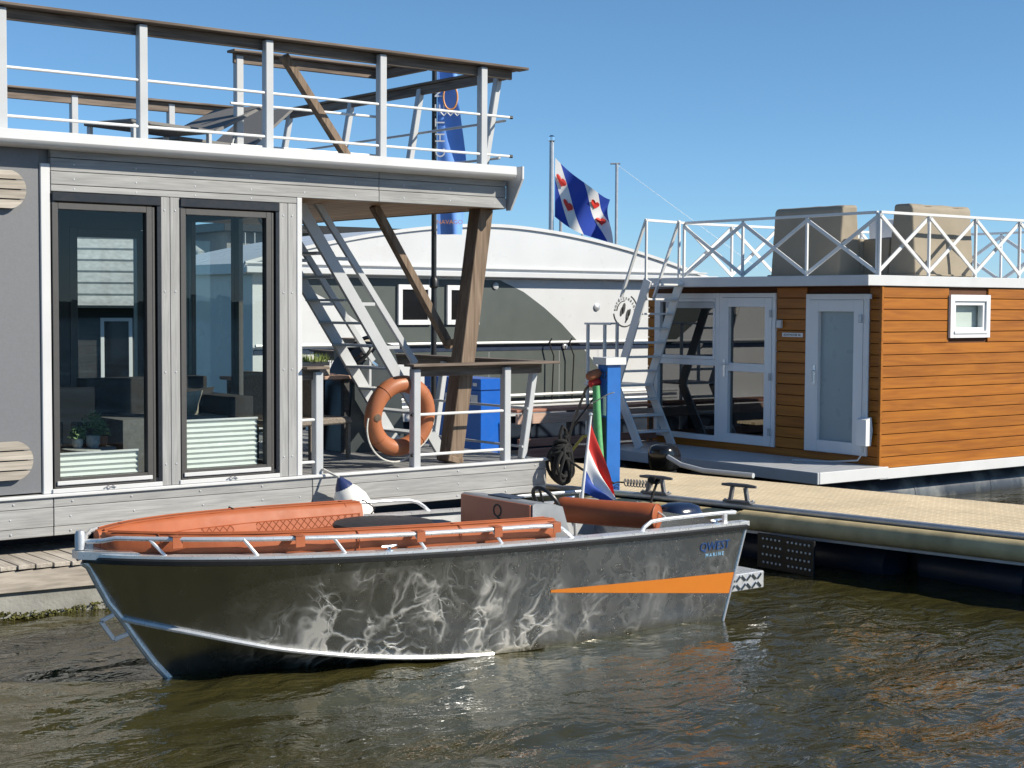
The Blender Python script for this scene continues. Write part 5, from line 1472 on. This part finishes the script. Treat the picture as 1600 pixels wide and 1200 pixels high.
for a in (.5, 2.6, 4.7): MB().tube([wc_ + Vector((.05, 0, -.04)), wc_ + wax * .19 * math.cos(a) + Vector((0, 1, 0)) * .19 * math.sin(a)], .013, 6).build('spoke', M['black'], hc)
MB().tube([wc_ + Vector((.03, 0, -.03)), wc_ + Vector((.22, 0, -.16))], .035, 10).build('hub', M['chrome'], hc)
soft(MB().box(9.30, 14.6, 1.80, 9.62, 15.05, 2.12), 'hatch_cushion', hc, M['cushion'], local=False)
tb2 = thing('porch_table', 'wooden table on the porch of the grey houseboat', 'table', (8.35, 14.4, .9))
for k in range(5): MB().box(7.70, 14.1 + k * .13, 1.70, 8.98, 14.22 + k * .13, 1.735, .004).build('board', M['pink_plank'], tb2)
for (a, b_) in ((7.78, 14.16), (8.88, 14.16), (7.78, 14.66), (8.88, 14.66)): MB().box(a, b_, .902, a + .07, b_ + .07, 1.698).build('leg', M['dark_wood'], tb2)
pb = thing('grass_planter', 'square pale planter box with green grass on the porch table', 'planter', (8.55, 14.45, 1.737))
MB().box(8.38, 14.22, 1.737, 8.74, 14.52, 1.885, .006).build('box', M['slat'], pb)
gm = MB()
for k in range(260):
    gx, gy = random.uniform(8.36, 8.76), random.uniform(14.21, 14.53); h_ = random.uniform(.05, .12); dx, dy = random.uniform(-.05, .05), random.uniform(-.05, .05)
    gm.add([(gx - .005, gy, 1.87), (gx + .005, gy, 1.87), (gx + dx, gy + dy, 1.87 + h_)], [(0, 1, 2)])
gm.build('grass', M['grass_leaf'], pb, smooth=0)['kind'] = 'stuff'
for i, (px, py, rz_) in enumerate(((8.36, 13.85, .2), (7.85, 13.75, .3))):
    wcx = thing('wicker_chair', ('grey brown wicker chair beside the dark steering stand', 'grey brown wicker chair nearest the glazed end wall')[i], 'chair', (px, py, .902), rz_, 'wicker chairs on the porch')
    MB().box(-.25, -.26, .36, .25, .26, .43, .02).build('seat', M['wicker'], wcx, True)
    MB().prism([(-.26, .44), (.26, .44), (.24, .92), (-.24, .92)], (-.27, 0, 0), (0, 1, 0), (0, 0, 1), (1, 0, 0), .05).build('backrest', M['wicker'], wcx, True)
    for a in (-.22, .22):
        for b_ in (-.23, .23): MB().box(a - .02, b_ - .02, 0, a + .02, b_ + .02, .358).build('leg', M['wicker'], wcx, True)
# room furniture behind the glass
so = thing('dark_sofa', 'dark sofa inside the right hand window of the grey houseboat', 'sofa', (6.75, 13.6, .902))
soft(MB().box(5.9, 13.95, .92, 7.15, 14.2, 1.78), 'backrest', so, M['sofa'], local=False)
soft(MB().box(5.9, 13.15, .92, 7.15, 13.94, 1.44), 'seat', so, M['sofa_grey'], local=False)
soft(MB().box(6.95, 13.1, .92, 7.2, 13.9, 1.62), 'armrest', so, M['sofa'], local=False)
for i, (cx_, cy_, cz_, m_, lb_) in enumerate(((6.62, 13.42, 1.545, 'cushion', 'beige cushion on the seat of the dark sofa'), (6.90, 13.72, 1.56, 'sofa', 'dark cushion leaning in the dark sofa'))):
    mm = MB(); n_ = 12
    def cf(a, b_, sgn):
        u_, v_ = a * 2 - 1, b_ * 2 - 1
        th = .07 * (1 - u_ ** 4) * (1 - v_ ** 4)
        return (cx_ + u_ * .19 * (1 - .10 * (1 - abs(v_))), cy_ + sgn * th - v_ * .05, cz_ + v_ * .13 * (1 - .12 * (1 - abs(u_))))
    s1 = MB().sheet(lambda a, b_: cf(a, b_, -1), n_, n_); s2 = MB().sheet(lambda a, b_: cf(a, b_, 1), n_, n_)
    s2.f = [f[::-1] for f in s2.f]; mm.add(s1.v, s1.f); mm.add(s2.v, s2.f)
    tag(mm.build('cushion', M[m_], None, smooth=80), lb_, 'cushion')
pt = thing('plant_table', 'small round grey side table behind the left window', 'table', (5.50, 12.98, .902))
MB().lathe([(.02, 0), (.235, .0), (.24, .008), (.235, .016), (.02, .017)], (5.50, 12.98, 1.21), 32).build('table_top', M['stone_pot'], pt)
for k in range(8):
    a = k * math.pi / 4; MB().tube([(5.5 + math.cos(a) * .21, 12.98 + math.sin(a) * .21, 1.21), (5.5 + math.cos(a) * .14, 12.98 + math.sin(a) * .14, .905)], .007, 6).build('leg', M['alu_post'], pt)
for i, (px, py, s_, m_, lb_) in enumerate(((5.53, 12.95, 1., 'stone_pot', 'bushy succulent in a mottled grey pot on the side table'), (5.64, 13.02, .9, 'terracotta', 'succulent in a terracotta pot on the side table'), (5.40, 12.98, .8, 'stone_pot', 'trailing green plant at the left of the side table'))):
    pp = thing('potted_plant', lb_, 'plant', (px, py, 1.228), 0, 'pots on the side table')
    MB().lathe([(.045 * s_, 0), (.06 * s_, .04), (.062 * s_, .105 * s_), (.052 * s_, .105 * s_), (.05 * s_, .08)], (0, 0, 0), 18).build('pot', M[m_], pp, True)
    lm = MB()
    for k in range(150):
        a, el_ = random.uniform(0, 6.28), random.uniform(-.2, 1.5); r_ = random.uniform(.02, .10) * s_
        ce = Vector((math.cos(a) * math.cos(el_) * r_ * 1.1, math.sin(a) * math.cos(el_) * r_, .13 * s_ + math.sin(el_) * r_ * 1.3 + (.06 if i == 0 else 0)))
        d1 = Vector((random.uniform(-1, 1), random.uniform(-1, 1), random.uniform(-.4, 1))).normalized() * .022; d2 = d1.orthogonal().normalized() * .010
        lm.add([ce - d1, ce - d2, ce + d1, ce + d2], [(0, 1, 2, 3)])
    lm.build('leaves', M['leaf'], pp, True, 0)['kind'] = 'stuff'
tv_ = thing('television', 'dark flat screen standing at the left inside the left window', 'television', (5.6, 13.7, 1.2), -.3)
MB().box(-.25, 0, .20, .25, .04, .52, .006).build('screen', M['black'], tv_, True)
MB().box(-.04, .0, 0, .04, .05, .22, .006).build('stand', M['black'], tv_, True)
MB().box(-.25, -.10, -.02, .25, .14, .0, .004).build('foot', M['black'], tv_, True)
cbn = thing('low_sideboard', 'low dark sideboard carrying the television inside the left window', 'sideboard', (5.6, 13.75, .902), -.3)
MB().box(-.7, -.2, 0, .7, .2, .275, .006).build('carcass', M['dark_wood'], cbn, True)

# sun loungers on the roof
for i, (lx_, ly_) in enumerate(((6.55, 13.3), (7.5, 14.35))):
    L_ = thing('sun_lounger', ('grey mesh sun lounger on the roof, left of the pair', 'grey mesh sun lounger on the roof, right one behind the timber brace')[i], 'sun lounger', (lx_, ly_, 3.868), .35, 'sun loungers on the roof terrace')
    MB().box(-.9, -.30, .20, .15, .30, .235, .008).build('seat', M['lounger'], L_, True)
    MB().beam((.16, 0, .22), (.82, 0, .52 + .16 * i), .6, .03, (0, 0, 1)).build('backrest', M['lounger'], L_, True)
    for (a, b_) in ((-.85, -.27), (-.85, .27), (.1, -.27), (.1, .27)): MB().box(a - .02, b_ - .02, 0, a + .02, b_ + .02, .198).build('leg', M['alu_post'], L_, True)
    MB().tube([(.6, -.2, .44), (.45, -.2, .02)], .012, 6).build('backrest_stay', M['alu_post'], L_, True)

# ================================================================== banner, flags and masts
M['banner'] = mat('blue_banner_cloth', (.16, .36, .88), .7, 0, .06, 4)
bp_ = Vector((10.95, 15.42, .55))
bn_ = thing('banner_flag', 'tall blue feather banner with white and orange print on a black pole', 'banner', bp_)
MB().tube([bp_, bp_ + Vector((0, 0, 2.0)), bp_ + Vector((0, 0, 2.05)), bp_ + Vector((0, 0, 4.92))], [.036, .036, .033, .030], 12).build('pole', M['black'], bn_)
MB().lathe([(.04, 0), (.055, .02), (.055, .10), (.036, .13)], bp_ + Vector((0, 0, 2.15)), 14).build('collar', M['black'], bn_)
MB().box(bp_.x - .3, bp_.y - .3, .552, bp_.x + .3, bp_.y + .3, .60).build('foot_plate', M['iron'], bn_)
bax = Vector((math.cos(YAW), -math.sin(YAW), 0))
def bf(a, b_):
    wd_ = .30 + .06 * math.sin(b_ * 5) * (1 if b_ > .2 else .5)
    p = bp_ + Vector((0, 0, lerp(2.80, 4.86, b_))) + bax * (.038 + a * wd_)
    p += Vector((math.sin(YAW), math.cos(YAW), 0)) * (.05 * math.sin(a * 7 + b_ * 6) * a)
    return p
MB().sheet(bf, 14, 40).build('cloth', M['banner'], bn_, smooth=80)
back = Vector((-math.sin(YAW), -math.cos(YAW), 0))
for k, chh in enumerate('YACHTEN'):
    p = bf(.13, .30 + .088 * k) + back * .035
    text('lettering', chh, .17, M['ink_white'], bn_, p, (0, 0, 1), -bax)
text('lettering', 'NAVAGO', .075, M['ink_orange'], bn_, bf(.5, .07) + back * .06, bax, (0, 0, 1))
emb = MB()
ce = bf(.62, .80) + back * .05
em = [ce + bax * (.085 * math.cos(t)) + Vector((0, 0, 1)) * (.15 * math.sin(t)) for t in np.linspace(0, 2 * math.pi, 24, endpoint=False)]
MB().tube(em, .012, 6, closed=True).build('emblem', M['ink_orange'], bn_)
MB().tube([ce + bax * (-.12 + .04 * k) + Vector((0, 0, -.20 + .02 * (-1) ** k)) for k in range(7)], .011, 6).build('emblem', M['ink_white'], bn_)
fp = Vector((21.8, 26.27, 0))
fs_ = thing('provincial_flag', 'blue and white diagonally striped flag with red lily leaves on tall pole', 'flag', fp)
MB().tube([fp, fp + Vector((0, 0, 6.05))], [.07, .05], 10).build('pole', M['galv'], fs_)
MB().lathe([(.03, 0), (.08, .04), (.08, .12), (.03, .16)], fp + Vector((0, 0, 6.05)), 12).build('finial', M['chrome'], fs_)
FA = bax; FD = Vector((math.sin(YAW), math.cos(YAW), 0))
def ff(a, b_):
    """a along the fly, b down the hoist"""
    x_ = .08 + a * 1.22
    z_ = 5.72 - b_ * 1.28 - a * .86 * (1 - .35 * b_) - .12 * math.sin(a * 3.1)
    dpt = .26 * math.sin(a * 7.5 + b_ * 2.6) * (.25 + a)
    x_ += .05 * math.sin(b_ * 5 + a * 3) * a; z_ += .06 * math.sin(b_ * 4 + a * 6) * a
    return fp + FA * x_ + Vector((0, 0, z_)) + FD * dpt
def flag_material():
    m, n, l, b = _new('blue_white_diagonal_cloth')
    uv = n.new("ShaderNodeUVMap"); sp = n.new("ShaderNodeSeparateXYZ"); l.new(uv.outputs[0], sp.inputs[0])
    a = n.new("ShaderNodeMath"); a.operation = 'MULTIPLY_ADD'; a.inputs[1].default_value = -.42; l.new(sp.outputs[1], a.inputs[0]); l.new(sp.outputs[0], a.inputs[2])
    s_ = n.new("ShaderNodeMath"); s_.operation = 'MULTIPLY_ADD'; s_.inputs[1].default_value = 1.55; s_.inputs[2].default_value = .85 + 1; l.new(a.outputs[0], s_.inputs[0])
    fr_ = n.new("ShaderNodeMath"); fr_.operation = 'FRACT'; l.new(s_.outputs[0], fr_.inputs[0])
    gt = n.new("ShaderNodeMath"); gt.operation = 'GREATER_THAN'; gt.inputs[1].default_value = .62; l.new(fr_.outputs[0], gt.inputs[0])
    mx = n.new("ShaderNodeMix"); mx.data_type = 'RGBA'; mx.inputs['A'].default_value = (.012, .05, .36, 1); mx.inputs['B'].default_value = (.75, .75, .75, 1)
    l.new(gt.outputs[0], mx.inputs['Factor']); l.new(mx.outputs['Result'], b.inputs['Base Color']); b.inputs['Roughness'].default_value = .7
    return m
M['frisian'] = flag_material()
MB().sheet(ff, 28, 20).build('cloth', M['frisian'], fs_, smooth=80)
def heart(ca, cb, s_):
    pts = []
    for t in np.linspace(0, 2 * math.pi, 26, endpoint=False):
        hx = 16 * math.sin(t) ** 3 / 17.; hy = (13 * math.cos(t) - 5 * math.cos(2 * t) - 2 * math.cos(3 * t) - math.cos(4 * t)) / 17.
        p = ff(ca + hx * s_ * .9, cb - hy * s_) - FD * .035
        pts.append(p)
    c_ = sum(pts, Vector()) / len(pts)
    MB().add([c_] + pts, [(0, i + 1, (i + 1) % len(pts) + 1) for i in range(len(pts))]).build('lily_leaf', M['ink_red'], fs_, smooth=0)
def wb(a): return a
for (ca, cb) in ((.80, .25), (.85, .60), (.30, .30), (.38, .62)):
    # keep the leaves on the white bands of the cloth
    aa = min(np.linspace(.05, .95, 91), key=lambda q: (abs(((q - .42 * cb) * 1.55 + 1.85) % 1 - .81) > .02, abs(q - ca)))
    heart(aa, cb, .105)
for (px, py, zt, r_, nm, lb_) in ((24.26, 26.87, 5.78, .035, 'sailing_mast', 'thin grey mast with stay wire to the right of the striped flag'), (22.35, 26.6, 5.55, .035, 'sailing_mast', 'thin mast standing close behind the striped flag pole'), (22.9, 26.5, 4.35, .02, 'sailing_mast', 'short thin mast just right of the flag pole foot')):
    ms = thing(nm, lb_, 'mast', (px, py, 0), 0, 'masts behind the white roof')
    MB().tube([(px, py, 0), (px, py, zt)], r_, 8).build('mast_tube', M['galv'], ms)
    if zt > 5.7:
        MB().tube([(px, py, zt - .02), (px + 2.6, py - 2.0, 3.4)], .004, 5).build('stay', M['galv'], ms)
        MB().tube([(px - .12, py + .09, zt), (px + .06, py - .05, zt)], .02, 6).build('wind_vane', M['galv'], ms)
        MB().tube([(px, py, 4.7), (px - 1.6, py + 1.2, 5.6)], .001, 4).build('antenna', M['galv'], ms) if False else None

# ================================================================== far buildings seen through the porch and windows
fbld = thing('flat_roof_building', 'dark flat roofed building with roof fence behind the white houseboat', 'building', (20.2, 32.0, -.45), -.05)
MB().box(-3.2, 0, 0, 3.0, 4, 4.6, 0).build('wall', M['far_grey'], fbld, True, 0)
MB().box(-3.4, -.3, 4.6, 3.2, 4.2, 4.8, .01).build('roof', M['black'], fbld, True)
for k in range(26): MB().tube([(-3.1 + k * .24, -.25, 3.9), (-3.1 + k * .24, -.25, 4.59)], .015, 5).build('fence_bar', M['alu_post'], fbld, True)
MB().tube([(-3.1, -.25, 4.2), (3.0, -.25, 4.2)], .02, 6).build('fence_rail', M['alu_white'], fbld, True)
th = thing('tiled_house', 'dark boarded house with grey tiled hip roof seen through the left window', 'house', (12.6, 29.6, 0), -.35)
MB().box(-2.6, 0, -.2, 2.6, 4.5, 2.45, 0).build('wall', M['dark_wood'], th, True, 0)
apx = Vector((.7, 2.3, 5.2))
rft = node('roof', th)
tw = 12
for side, (ca, cb_) in enumerate((((-3.1, -.5, 2.4), (3.1, -.5, 2.4)), ((-3.1, 5.0, 2.4), (-3.1, -.5, 2.4)), ((3.1, -.5, 2.4), (3.1, 5.0, 2.4)))):
    ca, cb_ = Vector(ca), Vector(cb_)
    for k in range(tw):
        t0, t1 = k / tw, (k + 1.12) / tw
        nrm = (cb_ - ca).cross(apx - ca).normalized()
        if nrm.z < 0: nrm = -nrm
        a0, b0, a1, b1 = ca.lerp(apx, t0), cb_.lerp(apx, t0), ca.lerp(apx, min(1, t1)), cb_.lerp(apx, min(1, t1))
        MB().add([a0 + nrm * .07, b0 + nrm * .07, b1 + nrm * .01, a1 + nrm * .01, a0, b0], [(0, 1, 2, 3), (4, 5, 1, 0)]).build('tile_course', M['tile'], rft, True, 0)
for c0 in ((-3.1, -.5, 2.4), (3.1, -.5, 2.4)):
    c0 = Vector(c0)
    for k in range(14): MB().tube([c0.lerp(apx, k / 14) + Vector((0, 0, .09)), c0.lerp(apx, (k + 1.1) / 14) + Vector((0, 0, .06))], [.12, .09], 8).build('ridge_tile', M['tile'], rft, True, 50)
for xx in (-1.9, -.9, .2):
    w_ = node('window', th)
    MB().ring(xx, .5, xx + .62, 2.2, .07, -.05, -.001).build('frame', M['white_pvc'], w_, True)
    MB().box(xx + .075, -.03, .575, xx + .545, -.02, 2.125, 0).build('pane', M['black_gloss'], w_, True, 0)

bpy.data.scenes.remove(_scr)
